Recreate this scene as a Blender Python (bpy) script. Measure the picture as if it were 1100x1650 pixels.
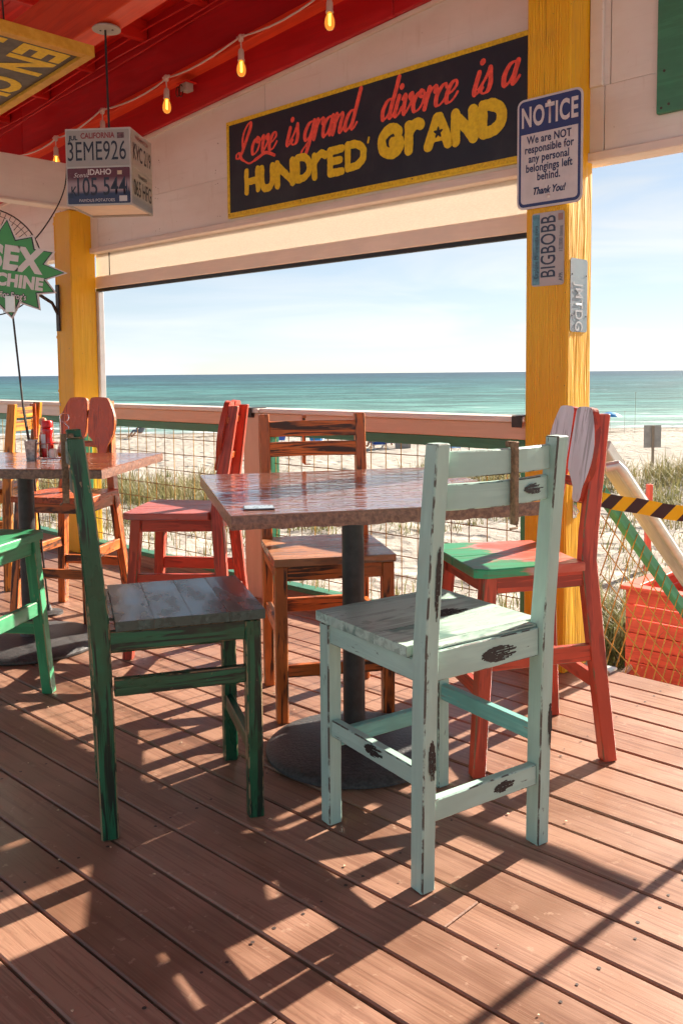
import bpy, math, random
import numpy as np
from mathutils import Vector, Matrix, noise as mnoise

random.seed(7)
for o in list(bpy.data.objects):
    bpy.data.objects.remove(o, do_unlink=True)
scene = bpy.context.scene
COL = scene.collection
R = math.radians

# ------------------------------------------------------------------ camera
cam_data = bpy.data.cameras.new('camera')
cam_data.sensor_fit = 'VERTICAL'
cam_data.sensor_height = 36.0
cam_data.lens = 1440.0 / 1650.0 * 36.0
cam_data.shift_y = -115.5 / 1650.0
cam_data.clip_start = 0.05
cam_data.clip_end = 60000.0
cam = bpy.data.objects.new('camera', cam_data)
COL.objects.link(cam)
cam.location = (0, 0, 1.28)
_p, _r = math.atan(0.075), R(0.5)
_F = Vector((0, math.cos(_p), -math.sin(_p)))
_U0 = Vector((0, math.sin(_p), math.cos(_p)))
_R0 = Vector((1, 0, 0))
_Rv = _R0 * math.cos(_r) - _U0 * math.sin(_r)
_Uv = _U0 * math.cos(_r) + _R0 * math.sin(_r)
cam.rotation_euler = Matrix((_Rv, _Uv, -_F)).transposed().to_euler()
scene.camera = cam

# the deck runs along the direction U; N points out to the sea
ANG = R(-43.35)
UX = Vector((math.cos(ANG), math.sin(ANG), 0))
NX = Vector((-math.sin(ANG), math.cos(ANG), 0))
def UN(u, n, z=0.0):
    p = UX * u + NX * n
    return Vector((p.x, p.y, z))

# ------------------------------------------------------------------ sky, sun, exposure
SUN_EL = R(26.5)
sdir = NX * math.cos(R(4.5)) + UX * math.sin(R(4.5))
S = Vector((sdir.x * math.cos(SUN_EL), sdir.y * math.cos(SUN_EL), math.sin(SUN_EL)))
world = bpy.data.worlds.new('World')
scene.world = world
world.use_nodes = True
wt = world.node_tree
wt.nodes.clear()
w_out = wt.nodes.new('ShaderNodeOutputWorld')
w_bg = wt.nodes.new('ShaderNodeBackground')
w_sky = wt.nodes.new('ShaderNodeTexSky')
w_sky.sky_type = 'NISHITA'
w_sky.sun_disc = False
w_sky.sun_elevation = SUN_EL
w_sky.sun_rotation = math.atan2(S.x, S.y)
w_sky.altitude = 0
w_sky.air_density = 0.75
w_sky.dust_density = 0.05
w_sky.ozone_density = 2.5
w_bg.inputs['Strength'].default_value = 0.092
# thin high cloud: streaky noise on the sky direction
w_tc = wt.nodes.new('ShaderNodeTexCoord')
w_map = wt.nodes.new('ShaderNodeMapping')
w_map.inputs['Scale'].default_value = (1.3, 1.3, 9.0)
w_map.inputs['Rotation'].default_value = (R(8), R(6), 0)
w_n = wt.nodes.new('ShaderNodeTexNoise')
w_n.inputs['Scale'].default_value = 2.2
w_n.inputs['Detail'].default_value = 7
w_n.inputs['Distortion'].default_value = 0.5
w_rmp = wt.nodes.new('ShaderNodeValToRGB')
w_rmp.color_ramp.elements[0].position = 0.44
w_rmp.color_ramp.elements[0].color = (0.10, 0.10, 0.10, 1)
w_rmp.color_ramp.elements[1].position = 0.66
w_rmp.color_ramp.elements[1].color = (0.95, 0.95, 0.95, 1)
w_bw = wt.nodes.new('ShaderNodeRGBToBW')
w_cl = wt.nodes.new('ShaderNodeMix')
w_cl.data_type = 'RGBA'
w_cl.blend_type = 'MIX'
w_lum = wt.nodes.new('ShaderNodeMix')   # cloud colour: the sky's own brightness, whitened
w_lum.data_type = 'RGBA'
w_lum.blend_type = 'MULTIPLY'
w_lum.inputs[0].default_value = 1.0
w_lum.inputs[7].default_value = (1.10, 1.18, 1.26, 1)
w_gm = wt.nodes.new('ShaderNodeGamma')   # a hazy sky: evens out the whole dome
w_gm.inputs['Gamma'].default_value = 0.52
L = wt.links.new
L(w_sky.outputs[0], w_gm.inputs['Color'])
L(w_tc.outputs['Generated'], w_map.inputs['Vector'])
L(w_map.outputs[0], w_n.inputs['Vector'])
L(w_n.outputs['Fac'], w_rmp.inputs[0])
L(w_gm.outputs[0], w_bw.inputs[0])
L(w_bw.outputs[0], w_lum.inputs[6])
L(w_rmp.outputs[0], w_cl.inputs[0])
L(w_gm.outputs[0], w_cl.inputs[6])
L(w_lum.outputs[2], w_cl.inputs[7])
L(w_cl.outputs[2], w_bg.inputs['Color'])
L(w_bg.outputs[0], w_out.inputs['Surface'])

sun_data = bpy.data.lights.new('sun', 'SUN')
sun_data.energy = 4.6
sun_data.angle = R(0.55)
sun_data.color = (1.0, 0.90, 0.76)
sun = bpy.data.objects.new('sun', sun_data)
COL.objects.link(sun)
sun.rotation_euler = S.to_track_quat('Z', 'Y').to_euler()
sun.location = S * 30

scene.render.engine = 'CYCLES'
scene.render.resolution_x = 682
scene.render.resolution_y = 1024
scene.view_settings.view_transform = 'Standard'
scene.view_settings.look = 'None'
scene.view_settings.exposure = 1.88
scene.view_settings.gamma = 1.0
scene.view_settings.use_curve_mapping = False
try:
    scene.cycles.max_bounces = 6
    scene.cycles.diffuse_bounces = 4
    scene.cycles.use_adaptive_sampling = True
    scene.cycles.adaptive_threshold = 0.03
    scene.cycles.caustics_reflective = False
    scene.cycles.caustics_refractive = False
except Exception:
    pass

# ------------------------------------------------------------------ mesh builder
class MB:
    def __init__(self):
        self.v, self.f, self.g, self.m, self.s, self.e = [], [], [], [], [], []
    def add(self, verts, faces, gcs=None, mi=0, smooth=False, edge=None):
        b = len(self.v)
        self.v += [tuple(p) for p in verts]
        off = (random.uniform(-9, 9), random.uniform(-9, 9), random.uniform(-9, 9))
        if gcs is None:
            gcs = verts
        self.g += [(a[0] + off[0], a[1] + off[1], a[2] + off[2]) for a in gcs]
        for k, f in enumerate(faces):
            self.f.append([i + b for i in f])
            self.m.append(mi[k] if isinstance(mi, list) else mi)
            self.s.append(smooth)
            self.e.append(edge[k] if edge else 0.0)
        return self
    def rings(self, rings, gr, mi=0, smooth=False, cap=True):
        n = len(rings[0])
        V = [p for r in rings for p in r]
        G = [p for r in gr for p in r]
        F, E_ = [], []
        last = len(rings) - 2
        for i in range(len(rings) - 1):
            for j in range(n):
                a, b = i * n + j, i * n + (j + 1) % n
                F.append([a, b, b + n, a + n])
                E_.append(1.0 if (n == 8 and not smooth and (j % 2 == 0 or i == 0 or i == last)) else 0.0)
        if cap:
            E_ += [0.0, 0.0]
            F.append(list(range(n))[::-1])
            F.append([(len(rings) - 1) * n + j for j in range(n)])
        return self.add(V, F, G, mi, smooth, E_)
    @staticmethod
    def oct(w, h, c):
        a, b = w / 2, h / 2
        return [(a - c, -b), (a, -b + c), (a, b - c), (a - c, b), (-a + c, b), (-a, b - c), (-a, -b + c), (-a + c, -b)]
    def loft(self, secs, ch=0.004, mi=0):
        """horizontal sections (x, y, z, wx, wy): legs, posts"""
        ss = [list(s) for s in secs]
        a = ss[0][:]; a[2] += ch * .7; a0 = ss[0][:]; a0[3] -= 1.4 * ch; a0[4] -= 1.4 * ch
        z = ss[-1][:]; z[2] -= ch * .7; z1 = ss[-1][:]; z1[3] -= 1.4 * ch; z1[4] -= 1.4 * ch
        ss = [a0, a] + ss[1:-1] + [z, z1]
        rr, gg = [], []
        for (x, y, zz, wx, wy) in ss:
            o = self.oct(wx, wy, min(ch, wx * .3, wy * .3))
            rr.append([(x + p, y + q, zz) for p, q in o])
            gg.append([(p, q, zz) for p, q in o])
        return self.rings(rr, gg, mi)
    def bar(self, p0, p1, w, h, up=(0, 0, 1), ch=0.003, mi=0, sag=None):
        """rectangular bar from p0 to p1; w across, h along 'up'"""
        p0, p1 = Vector(p0), Vector(p1)
        d = p1 - p0
        ln = d.length
        d.normalize()
        up = Vector(up)
        x = d.cross(up).normalized()
        y = x.cross(d).normalized()
        ch = min(ch, w * .3, h * .3, ln * .3)
        rr, gg = [], []
        if sag:
            ts = [(0, 1.4 * ch), (ch * .7, 0)] + [(ln * k / sag[0], 0) for k in range(1, sag[0])] + [(ln - ch * .7, 0), (ln, 1.4 * ch)]
        else:
            ts = [(0, 1.4 * ch), (ch * .7, 0), (ln - ch * .7, 0), (ln, 1.4 * ch)]
        for t, sh in ts:
            c = p0 + d * t
            if sag:
                c = c + Vector(sag[1]) * (4 * (t / ln) * (1 - t / ln))
            o = self.oct(w - sh, h - sh, ch)
            rr.append([c + x * a + y * b for a, b in o])
            gg.append([(a, b, t) for a, b in o])
        return self.rings(rr, gg, mi)
    def box(self, lo, hi, ch=0.003, mi=0):
        lo, hi = Vector(lo), Vector(hi)
        s = hi - lo
        c = (lo + hi) / 2
        k = max(range(3), key=lambda i: s[i])
        ax = [Vector((1, 0, 0)), Vector((0, 1, 0)), Vector((0, 0, 1))]
        d = ax[k]
        up = ax[2] if k != 2 else ax[1]
        h = s[2] if k != 2 else s[1]
        w = s[1] if k == 0 else s[0]
        return self.bar(c - d * s[k] / 2, c + d * s[k] / 2, w, h, up, ch, mi)
    def tube(self, pts, r, sides=8, mi=0, closed=False, cap=True):
        pts = [Vector(p) for p in pts]
        n = len(pts)
        rr, gg = [], []
        t0 = None
        acc = 0
        rs = r if isinstance(r, (list, tuple)) else [r] * n
        prevx = None
        for i in range(n):
            if closed:
                d = pts[(i + 1) % n] - pts[i - 1]
            else:
                d = pts[min(i + 1, n - 1)] - pts[max(i - 1, 0)]
            d.normalize()
            if prevx is None:
                ref = Vector((0, 0, 1)) if abs(d.z) < .9 else Vector((1, 0, 0))
                x = d.cross(ref).normalized()
            else:
                x = (prevx - d * prevx.dot(d)).normalized()
            prevx = x
            y = x.cross(d)
            if i: acc += (pts[i] - pts[i - 1]).length
            rr.append([pts[i] + (x * math.cos(2 * math.pi * k / sides) + y * math.sin(2 * math.pi * k / sides)) * rs[i] for k in range(sides)])
            gg.append([(rs[i] * math.cos(2 * math.pi * k / sides), rs[i] * math.sin(2 * math.pi * k / sides), acc) for k in range(sides)])
        if closed:
            rr.append(rr[0]); gg.append(gg[0])
            return self.rings(rr, gg, mi, True, False)
        return self.rings(rr, gg, mi, True, cap)
    def lathe(self, prof, sides=24, c=(0, 0, 0), mi=0, cap=True):
        rr, gg = [], []
        for r, z in prof:
            ring = [(c[0] + r * math.cos(2 * math.pi * k / sides), c[1] + r * math.sin(2 * math.pi * k / sides), c[2] + z) for k in range(sides)]
            rr.append(ring); gg.append(ring)
        return self.rings(rr, gg, mi, True, cap)
    def slab(self, outline, t, fn, mi=0, mif=None, ch=0.0):
        """flat outline [(a,b)] (counter-clockwise) extruded by t; fn(a,b,c)->xyz, front at c=0, back at c=t"""
        n = len(outline)
        V, G = [], []
        for c in (0, t):
            for a, b in outline:
                V.append(fn(a, b, c)); G.append((a, c, b))
        F = [list(range(n)), [n + i for i in range(n)][::-1]]
        M_ = [mif if mif is not None else mi, mi]
        for i in range(n):
            j = (i + 1) % n
            F.append([j, i, i + n, j + n]); M_.append(mi)
        return self.add(V, F, G, M_)
    def mesh(self, name):
        me = bpy.data.meshes.new(name)
        me.from_pydata(self.v, [], self.f)
        at = me.attributes.new('gc', 'FLOAT_VECTOR', 'POINT')
        at.data.foreach_set('vector', [c for p in self.g for c in p])
        ae = me.attributes.new('rim', 'FLOAT', 'FACE')
        ae.data.foreach_set('value', self.e)
        me.polygons.foreach_set('material_index', self.m)
        me.polygons.foreach_set('use_smooth', self.s)
        if any(self.s):
            me.set_sharp_from_angle(angle=R(42))
        me.validate()
        me.update()
        return me

def link(o, parent=None):
    COL.objects.link(o)
    if parent is not None:
        o.parent = parent
    return o
def obj(name, mb, mat, parent=None, loc=None, rotz=None, M4=None):
    me = mb.mesh(name) if isinstance(mb, MB) else mb
    if mat is not None:
        for m in (mat if isinstance(mat, (list, tuple)) else [mat]):
            me.materials.append(m)
    o = bpy.data.objects.new(name, me)
    link(o, parent)
    if loc is not None: o.location = loc
    if rotz is not None: o.rotation_euler = (0, 0, rotz)
    if M4 is not None: o.matrix_local = M4
    return o
def share(src, parent=None, loc=None, M4=None):
    o = src.copy()
    link(o, parent if parent is not None else src.parent)
    if loc is not None: o.location = loc
    if M4 is not None: o.matrix_local = M4
    return o
def tag(o, label=None, cat=None, group=None, kind=None):
    if label: o['label'] = label
    if cat: o['category'] = cat
    if group: o['group'] = group
    if kind: o['kind'] = kind
    return o
def thing(name, label, cat, loc=(0, 0, 0), rotz=0.0, group=None):
    o = bpy.data.objects.new(name, None)
    o.empty_display_size = .1
    link(o)
    o.location = loc
    o.rotation_euler = (0, 0, rotz)
    return tag(o, label, cat, group)

# ------------------------------------------------------------------ materials
class NT:
    def __init__(self, name):
        self.mat = bpy.data.materials.new(name)
        self.mat.use_nodes = True
        self.t = self.mat.node_tree
        self.t.nodes.clear()
        self.out = self.t.nodes.new('ShaderNodeOutputMaterial')
        self.b = self.t.nodes.new('ShaderNodeBsdfPrincipled')
        self.t.links.new(self.b.outputs[0], self.out.inputs['Surface'])
    def n(self, typ, **kw):
        nd = self.t.nodes.new('ShaderNode' + typ)
        for k, v in kw.items():
            setattr(nd, k, v)
        return nd
    def l(self, a, b):
        self.t.links.new(a, b)
    def put(self, inp, v):
        if hasattr(v, 'is_linked') or hasattr(v, 'links'):
            self.l(v, inp)
        else:
            if isinstance(v, (tuple, list)) and len(v) == 3 and inp.type == 'RGBA':
                v = (*v, 1)
            inp.default_value = v
    def attr(self, name='gc'):
        return self.n('Attribute', attribute_name=name).outputs['Vector']
    def pos(self):
        return self.n('NewGeometry').outputs['Position']
    def objc(self):
        return self.n('TexCoord').outputs['Object']
    def scale(self, v, s, rot=(0, 0, 0)):
        m = self.n('Mapping')
        self.put(m.inputs['Vector'], v)
        m.inputs['Scale'].default_value = s if isinstance(s, (tuple, list)) else (s, s, s)
        m.inputs['Rotation'].default_value = rot
        return m.outputs[0]
    def noise(self, v, scale=5.0, detail=4.0, rough=.55, dist=0.0):
        nd = self.n('TexNoise')
        self.put(nd.inputs['Vector'], v)
        nd.inputs['Scale'].default_value = scale
        nd.inputs['Detail'].default_value = detail
        nd.inputs['Roughness'].default_value = rough
        nd.inputs['Distortion'].default_value = dist
        return nd.outputs['Fac']
    def ramp(self, f, a, b, ca=0.0, cb=1.0):
        nd = self.n('MapRange')
        nd.clamp = True
        nd.interpolation_type = 'SMOOTHSTEP'
        self.put(nd.inputs[0], f)
        nd.inputs[1].default_value = a
        nd.inputs[2].default_value = b
        nd.inputs[3].default_value = ca
        nd.inputs[4].default_value = cb
        return nd.outputs[0]
    def math(self, op, a, b=0.0, c=None):
        nd = self.n('Math', operation=op)
        self.put(nd.inputs[0], a)
        self.put(nd.inputs[1], b)
        if c is not None: self.put(nd.inputs[2], c)
        return nd.outputs[0]
    def mix(self, f, a, b, mode='MIX'):
        nd = self.n('Mix', data_type='RGBA', blend_type=mode)
        self.put(nd.inputs[0], f)
        self.put(nd.inputs[6], a)
        self.put(nd.inputs[7], b)
        return nd.outputs[2]
    def bump(self, h, strength=.3, dist=.01, normal=None):
        nd = self.n('Bump')
        nd.inputs['Strength'].default_value = strength
        nd.inputs['Distance'].default_value = dist
        self.put(nd.inputs['Height'], h)
        if normal is not None: self.l(normal, nd.inputs['Normal'])
        self.l(nd.outputs[0], self.b.inputs['Normal'])
        return nd.outputs[0]
    def edge(self):
        return self.n('Attribute', attribute_name='rim').outputs['Fac']
    def rnd(self):
        return self.n('ObjectInfo').outputs['Random']
    def set(self, **kw):
        for k, v in kw.items():
            self.put(self.b.inputs[k.replace('_', ' ')], v)
        return self.mat

def paint(name, col, under=(.16, .10, .06), dark=None, streak=.35, edge=.6, rough=.45, wear=.0, bump=.35, gs=1.0, var=.16, stain=None):
    """old brushed paint on timber: grain, rubbed-off streaks, worn edges"""
    k = NT(name)
    g = k.attr()
    grain = k.noise(k.scale(g, (48 * gs, 48 * gs, 2.6 * gs)), 1.0, 4, .62, .7)
    blot = k.noise(k.scale(g, (11 * gs, 11 * gs, 4.5 * gs)), 1.0, 3, .6)
    fine = k.noise(k.scale(g, (170, 170, 26)), 1.0, 2, .6)
    c = k.mix(k.ramp(blot, .3, .7), tuple(x * (1 - var) for x in col), tuple(min(1, x * (1 + var)) for x in col))
    if dark is None: dark = tuple(x * .25 for x in col)
    m = k.math('MULTIPLY', k.ramp(grain, .46, .55), k.ramp(blot, .40, .52))
    c = k.mix(k.math('MULTIPLY', m, streak), c, dark)
    if stain is not None:
        sb = k.noise(k.scale(g, (5, 5, 4)), 1.0, 4, .6, .4)
        c = k.mix(k.ramp(sb, stain[1], stain[1] + .1), c, stain[0])
    if wear > 0:
        wm = k.ramp(k.math('ADD', k.math('MULTIPLY', fine, .5), k.math('MULTIPLY', blot, .6)), .72 - wear * .3, .80 - wear * .3)
        c = k.mix(wm, c, under)
    if edge > 0:
        chip = k.noise(k.scale(g, (60, 60, 22)), 1.0, 3, .65)
        em = k.math('MULTIPLY', k.edge(), k.ramp(k.math('ADD', k.math('MULTIPLY', chip, .6), k.math('MULTIPLY', blot, .5)), .50, .58))
        sp = k.math('MULTIPLY', k.ramp(chip, .66, .69), k.ramp(blot, .52, .60))
        em = k.math('MAXIMUM', em, k.math('MULTIPLY', sp, .8))
        c = k.mix(k.math('MULTIPLY', em, edge), c, under)
    h = k.math('ADD', k.math('MULTIPLY', grain, .7), k.math('MULTIPLY', fine, .3))
    k.bump(h, bump, .0022)
    return k.set(Base_Color=c, Roughness=k.ramp(blot, .3, .7, rough - .08, rough + .12))

def plain(name, col, rough=.5, metal=0.0, var=.08, scale=12, bump=.0, coat=0.0):
    k = NT(name)
    n = k.noise(k.objc(), scale, 4, .6)
    c = k.mix(k.ramp(n, .3, .7), tuple(x * (1 - var) for x in col), tuple(min(1, x * (1 + var)) for x in col))
    if bump: k.bump(n, bump, .003)
    k.set(Base_Color=c, Roughness=k.ramp(n, .3, .7, max(.03, rough - .06), rough + .06), Metallic=metal)
    if coat: k.set(Coat_Weight=coat, Coat_Roughness=.08)
    return k.mat

def mat_deck():
    k = NT('deck_paint')
    g = k.attr()
    grain = k.noise(k.scale(g, (70, 70, 2.2)), 1.0, 4, .6, .8)
    fine = k.noise(k.scale(g, (160, 160, 9)), 1.0, 3, .6)
    blot = k.noise(k.pos(), 2.3, 3, .6)
    spot = k.noise(k.pos(), 26, 3, .65)
    rnd = k.rnd()
    c = k.mix(rnd, (.185, .090, .054), (.375, .205, .135))
    c = k.mix(k.ramp(blot, .35, .72), c, (.365, .195, .130))
    c = k.mix(k.math('MULTIPLY', k.ramp(grain, .47, .62), .45), c, (.14, .055, .034))
    c = k.mix(k.math('MULTIPLY', k.ramp(spot, .62, .70), .45), c, (.46, .30, .21))
    c = k.mix(k.math('MULTIPLY', k.ramp(k.noise(k.scale(k.pos(), (1, 1, 1)), 9.0, 4, .7, 1.5), .60, .68), .30), c, (.16, .07, .045))
    c = k.mix(k.math('MULTIPLY', k.ramp(k.noise(k.pos(), 5.5, 3, .6), .70, .74), .5), c, (.40, .12, .06))
    k.bump(k.math('ADD', k.math('MULTIPLY', grain, .8), k.math('MULTIPLY', fine, .35)), .45, .0025)
    return k.set(Base_Color=c, Roughness=k.ramp(blot, .3, .7, .34, .52), Specular_IOR_Level=.4)

def mat_post():
    k = NT('yellow_post_paint')
    g = k.attr()
    gg = k.scale(g, (26, 26, 1.5))
    wv = k.n('TexWave', wave_type='BANDS', bands_direction='X')
    k.put(wv.inputs['Vector'], k.scale(g, (13, 13, 1.3)))
    wv.inputs['Scale'].default_value = 2.4
    wv.inputs['Distortion'].default_value = 7
    wv.inputs['Detail'].default_value = 3
    wv.inputs['Detail Scale'].default_value = .8
    grain = k.noise(gg, 1.0, 5, .6, 1.0)
    blot = k.noise(k.scale(g, (6, 6, 3)), 1.0, 4, .6)
    c = k.mix(k.ramp(blot, .3, .7), (.82, .40, .005), (.86, .47, .010))
    c = k.mix(k.math('MULTIPLY', k.ramp(grain, .58, .72), .18), c, (.48, .24, .01))
    crack = k.noise(k.scale(g, (70, 70, 1.1)), 1.0, 3, .6, .3)
    cm = k.math('MULTIPLY', k.ramp(crack, .64, .68), k.ramp(blot, .45, .6))
    c = k.mix(k.math('MULTIPLY', cm, .7), c, (.20, .10, .02))
    c = k.mix(k.math('MULTIPLY', k.ramp(k.noise(g, 60, 3, .6), .70, .74), .6), c, (.16, .09, .04))
    c = k.mix(k.math('MULTIPLY', k.ramp(k.noise(g, 3.2, 4, .65), .55, .72), .30), c, (.55, .30, .03))
    k.bump(k.math('SUBTRACT', k.math('ADD', k.math('MULTIPLY', wv.outputs['Fac'], .7), k.math('MULTIPLY', grain, .6)), k.math('MULTIPLY', cm, 1.2)), .7, .005)
    return k.set(Base_Color=c, Roughness=.48)

def mat_table(name, base, base2):
    k = NT(name)
    p = k.objc()
    w1 = k.noise(k.scale(p, (5, 22, 5)), 1.0, 2, .6, .4)
    w2 = k.noise(k.scale(p, (14, 70, 14)), 1.0, 2, .6)
    blot = k.noise(p, 6, 5, .62)
    c = k.mix(k.ramp(blot, .35, .68), base, base2)
    c = k.mix(k.math('MULTIPLY', k.ramp(w2, .5, .7), .5), c, tuple(x * .45 for x in base))
    k.bump(k.math('ADD', w1, k.math('MULTIPLY', w2, .22)), .9, .0065)
    k.l(k.b.inputs['Normal'].links[0].from_socket, k.b.inputs['Coat Normal'])
    return k.set(Base_Color=c, Roughness=k.ramp(blot, .3, .7, .12, .22), Specular_IOR_Level=.6, Coat_Weight=1.0, Coat_Roughness=.03)

def mat_edge():
    k = NT('table_edge')
    p = k.objc()
    n = k.noise(p, 70, 4, .65)
    c = k.mix(k.ramp(n, .35, .68), (.13, .055, .04), (.30, .14, .09))
    k.bump(n, .7, .006)
    return k.set(Base_Color=c, Roughness=.38, Coat_Weight=.35, Coat_Roughness=.2)

def mat_sand():
    k = NT('sand')
    p = k.pos()
    n1 = k.noise(p, .35, 5, .55)
    n2 = k.noise(p, 3.2, 5, .6)
    n3 = k.noise(p, 60, 3, .6)
    vo = k.n('TexVoronoi', feature='F1')
    k.put(vo.inputs['Vector'], k.mix(.12, p, k.n('TexNoise').outputs['Color']))
    vo.inputs['Scale'].default_value = 2.6
    sep = k.n('SeparateXYZ')
    k.l(p, sep.inputs[0])
    c = k.mix(k.ramp(n1, .3, .7), (.335, .295, .25), (.43, .385, .335))
    c = k.mix(k.math('MULTIPLY', k.ramp(n2, .5, .75), .35), c, (.27, .22, .175))
    # damp sand and a wrack line by the water
    yy = k.math('ADD', sep.outputs[1], k.math('MULTIPLY', sep.outputs[0], -.045))
    wob = k.math('MULTIPLY', k.noise(p, .16, 4, .6), 4.0)
    sh = k.math('ADD', yy, wob)
    c = k.mix(k.math('MULTIPLY', k.ramp(sh, 51.0, 53.5), .75), c, (.20, .16, .125))
    wr = k.math('MULTIPLY', k.ramp(sh, 49.0, 49.8), k.ramp(sh, 51.6, 50.8))
    c = k.mix(k.math('MULTIPLY', wr, k.ramp(k.noise(p, 1.6, 4, .7), .44, .56)), c, (.13, .10, .07))
    h = k.math('ADD', k.math('MULTIPLY', k.ramp(vo.outputs['Distance'], .0, .5), .9), k.math('ADD', k.math('MULTIPLY', n2, 1.2), k.math('MULTIPLY', n3, .12)))
    k.bump(h, .9, .10)
    return k.set(Base_Color=c, Roughness=.9, Specular_IOR_Level=.15)

def mat_sea():
    k = NT('sea_water')
    p = k.pos()
    sep = k.n('SeparateXYZ')
    k.l(p, sep.inputs[0])
    yy = k.math('ADD', sep.outputs[1], k.math('MULTIPLY', sep.outputs[0], -.045))
    ld = k.math('LOGARITHM', k.math('MAXIMUM', yy, 1.0), 10.0)
    patch = k.noise(k.scale(p, (.010, .03, .02)), 1.0, 5, .6)
    ld2 = k.math('ADD', ld, k.math('MULTIPLY', k.math('SUBTRACT', patch, .5), .55))
    cr = k.n('ValToRGB')
    mr = k.n('MapRange')
    k.put(mr.inputs[0], ld2)
    mr.inputs[1].default_value = 1.70
    mr.inputs[2].default_value = 3.6
    k.l(mr.outputs[0], cr.inputs[0])
    els = cr.color_ramp.elements
    els[0].position = 0.0;  els[0].color = (.20, .28, .24, 1)
    els[1].position = 1.0;  els[1].color = (.016, .050, .085, 1)
    for ps, cc in ((.06, (.120, .215, .185)), (.16, (.072, .178, .155)), (.30, (.044, .140, .132)), (.46, (.028, .102, .115)), (.66, (.019, .068, .092))):
        e = els.new(ps); e.color = (*cc, 1)
    c = cr.outputs[0]
    # breaking foam close to the beach, a few white caps farther out
    wob = k.math('MULTIPLY', k.noise(k.scale(p, (.05, .05, .05)), 1.0, 4, .6), 9.0)
    sh = k.math('ADD', yy, wob)
    fo = k.noise(k.scale(p, (.35, 1.1, 1)), 1.0, 5, .68)
    foam = None
    for a, w, th in ((57.6, 1.3, .42), (62.5, 1.9, .47), (70.5, 2.6, .53), (82.0, 2.6, .60)):
        band = k.math('MULTIPLY', k.ramp(sh, a - w, a), k.ramp(sh, a + w * 1.6, a))
        b = k.math('MULTIPLY', band, k.ramp(fo, th, th + .1))
        foam = b if foam is None else k.math('MAXIMUM', foam, b)
    cap = k.math('MULTIPLY', k.ramp(k.noise(k.scale(p, (.045, .16, .1)), 1.0, 4, .7), .66, .70), k.ramp(yy, 700, 120))
    foam = k.math('MAXIMUM', foam, k.math('MULTIPLY', cap, .8))
    wa = k.ramp(k.noise(k.scale(p, (.11, .34, .2)), 1.0, 3, .6, .6), .36, .64)
    wb = k.ramp(k.noise(k.scale(p, (.026, .085, .05)), 1.0, 4, .62, .4), .38, .62)
    wc = k.ramp(k.noise(k.scale(p, (.0055, .018, .01)), 1.0, 4, .62, .3), .38, .62)
    v = k.math('MULTIPLY', k.math('MULTIPLY_ADD', wa, 1.0, .5), k.math('MULTIPLY', k.math('MULTIPLY_ADD', wb, .40, .80), k.math('MULTIPLY_ADD', wc, .5, .75)))
    cv = k.n('CombineXYZ')
    for q in range(3): k.l(v, cv.inputs[q])
    c = k.mix(1.0, c, cv.outputs[0], 'MULTIPLY')
    c = k.mix(k.math('MULTIPLY', foam, .9), c, (.80, .83, .81))
    n1 = k.noise(k.scale(p, (.10, .33, .2)), 1.0, 6, .66, .4)
    n2 = k.noise(k.scale(p, (.9, 2.0, 1)), 1.0, 4, .6)
    k.bump(k.math('ADD', n1, k.math('MULTIPLY', n2, .12)), .9, .9)
    return k.set(Base_Color=c, Roughness=.40, Specular_IOR_Level=.22)

MAT = {}
MAT['deck'] = mat_deck()
MAT['post'] = mat_post()
MAT['sand'] = mat_sand()
MAT['sea'] = mat_sea()
MAT['white'] = paint('white_wall_paint', (.76, .70, .64), under=(.50, .40, .32), dark=(.60, .52, .46), streak=.15, edge=0, rough=.5, bump=.25, var=.05, gs=.6)
_k = NT('white_wall_aged')
_g = _k.attr()
_gr = _k.noise(_k.scale(_g, (40, 40, 1.6)), 1.0, 4, .6, .5)
_bl = _k.noise(_k.scale(_g, (2.2, 2.2, 1.2)), 1.0, 5, .65)
_dr = _k.noise(_k.scale(_g, (1.5, 3.0, 22)), 1.0, 4, .65)
_c = _k.mix(_k.ramp(_bl, .35, .7), (.80, .745, .69), (.72, .655, .59))
_c = _k.mix(_k.ramp(_dr, .58, .74, 0, .30), _c, (.56, .46, .37))
_c = _k.mix(_k.ramp(_gr, .58, .72, 0, .22), _c, (.55, .47, .40))
_c = _k.mix(_k.ramp(_k.noise(_g, 45, 3, .6), .72, .76, 0, .6), _c, (.40, .32, .26))
_k.bump(_gr, .35, .003)
MAT['white'] = _k.set(Base_Color=_c, Roughness=.5)
MAT['red_wall'] = paint('red_wall_paint', (.50, .008, .014), under=(.35, .02, .02), dark=(.30, .004, .008), streak=.25, edge=0, rough=.5, bump=.2, var=.10, gs=.5)
MAT['red_ceil'] = paint('red_ceiling_paint', (.74, .028, .016), under=(.4, .03, .02), dark=(.32, .005, .006), streak=.3, edge=0, rough=.5, bump=.25, var=.12, gs=.5)
MAT['red_bounce_lit'] = paint('red_paint_bounce_lit', (.84, .085, .025), under=(.4, .03, .02), dark=(.55, .03, .01), streak=.3, edge=0, rough=.5, bump=.2, var=.08, gs=.5)  # red lightened toward orange: sunlit-floor bounce painted into ledger and main beams
MAT['peach'] = paint('peach_rail_paint', (.70, .44, .30), under=(.5, .36, .26), dark=(.54, .32, .21), streak=.25, edge=0, rough=.5, bump=.3, var=.06)
MAT['cap'] = paint('white_cap_paint', (.76, .66, .58), under=(.5, .4, .32), streak=.15, edge=0, rough=.5, bump=.3, var=.06)
MAT['rail_green'] = paint('green_rail_paint', (.055, .21, .115), under=(.22, .17, .1), streak=.3, edge=0, rough=.45)
MAT['stile_green'] = paint('bright_green_stile_paint', (.07, .36, .19), under=(.3, .25, .16), streak=.2, edge=0, rough=.45)
MAT['wire'] = plain('rusty_yellow_wire', (.55, .30, .045), .6, 0, .35, 14, .2)
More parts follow.
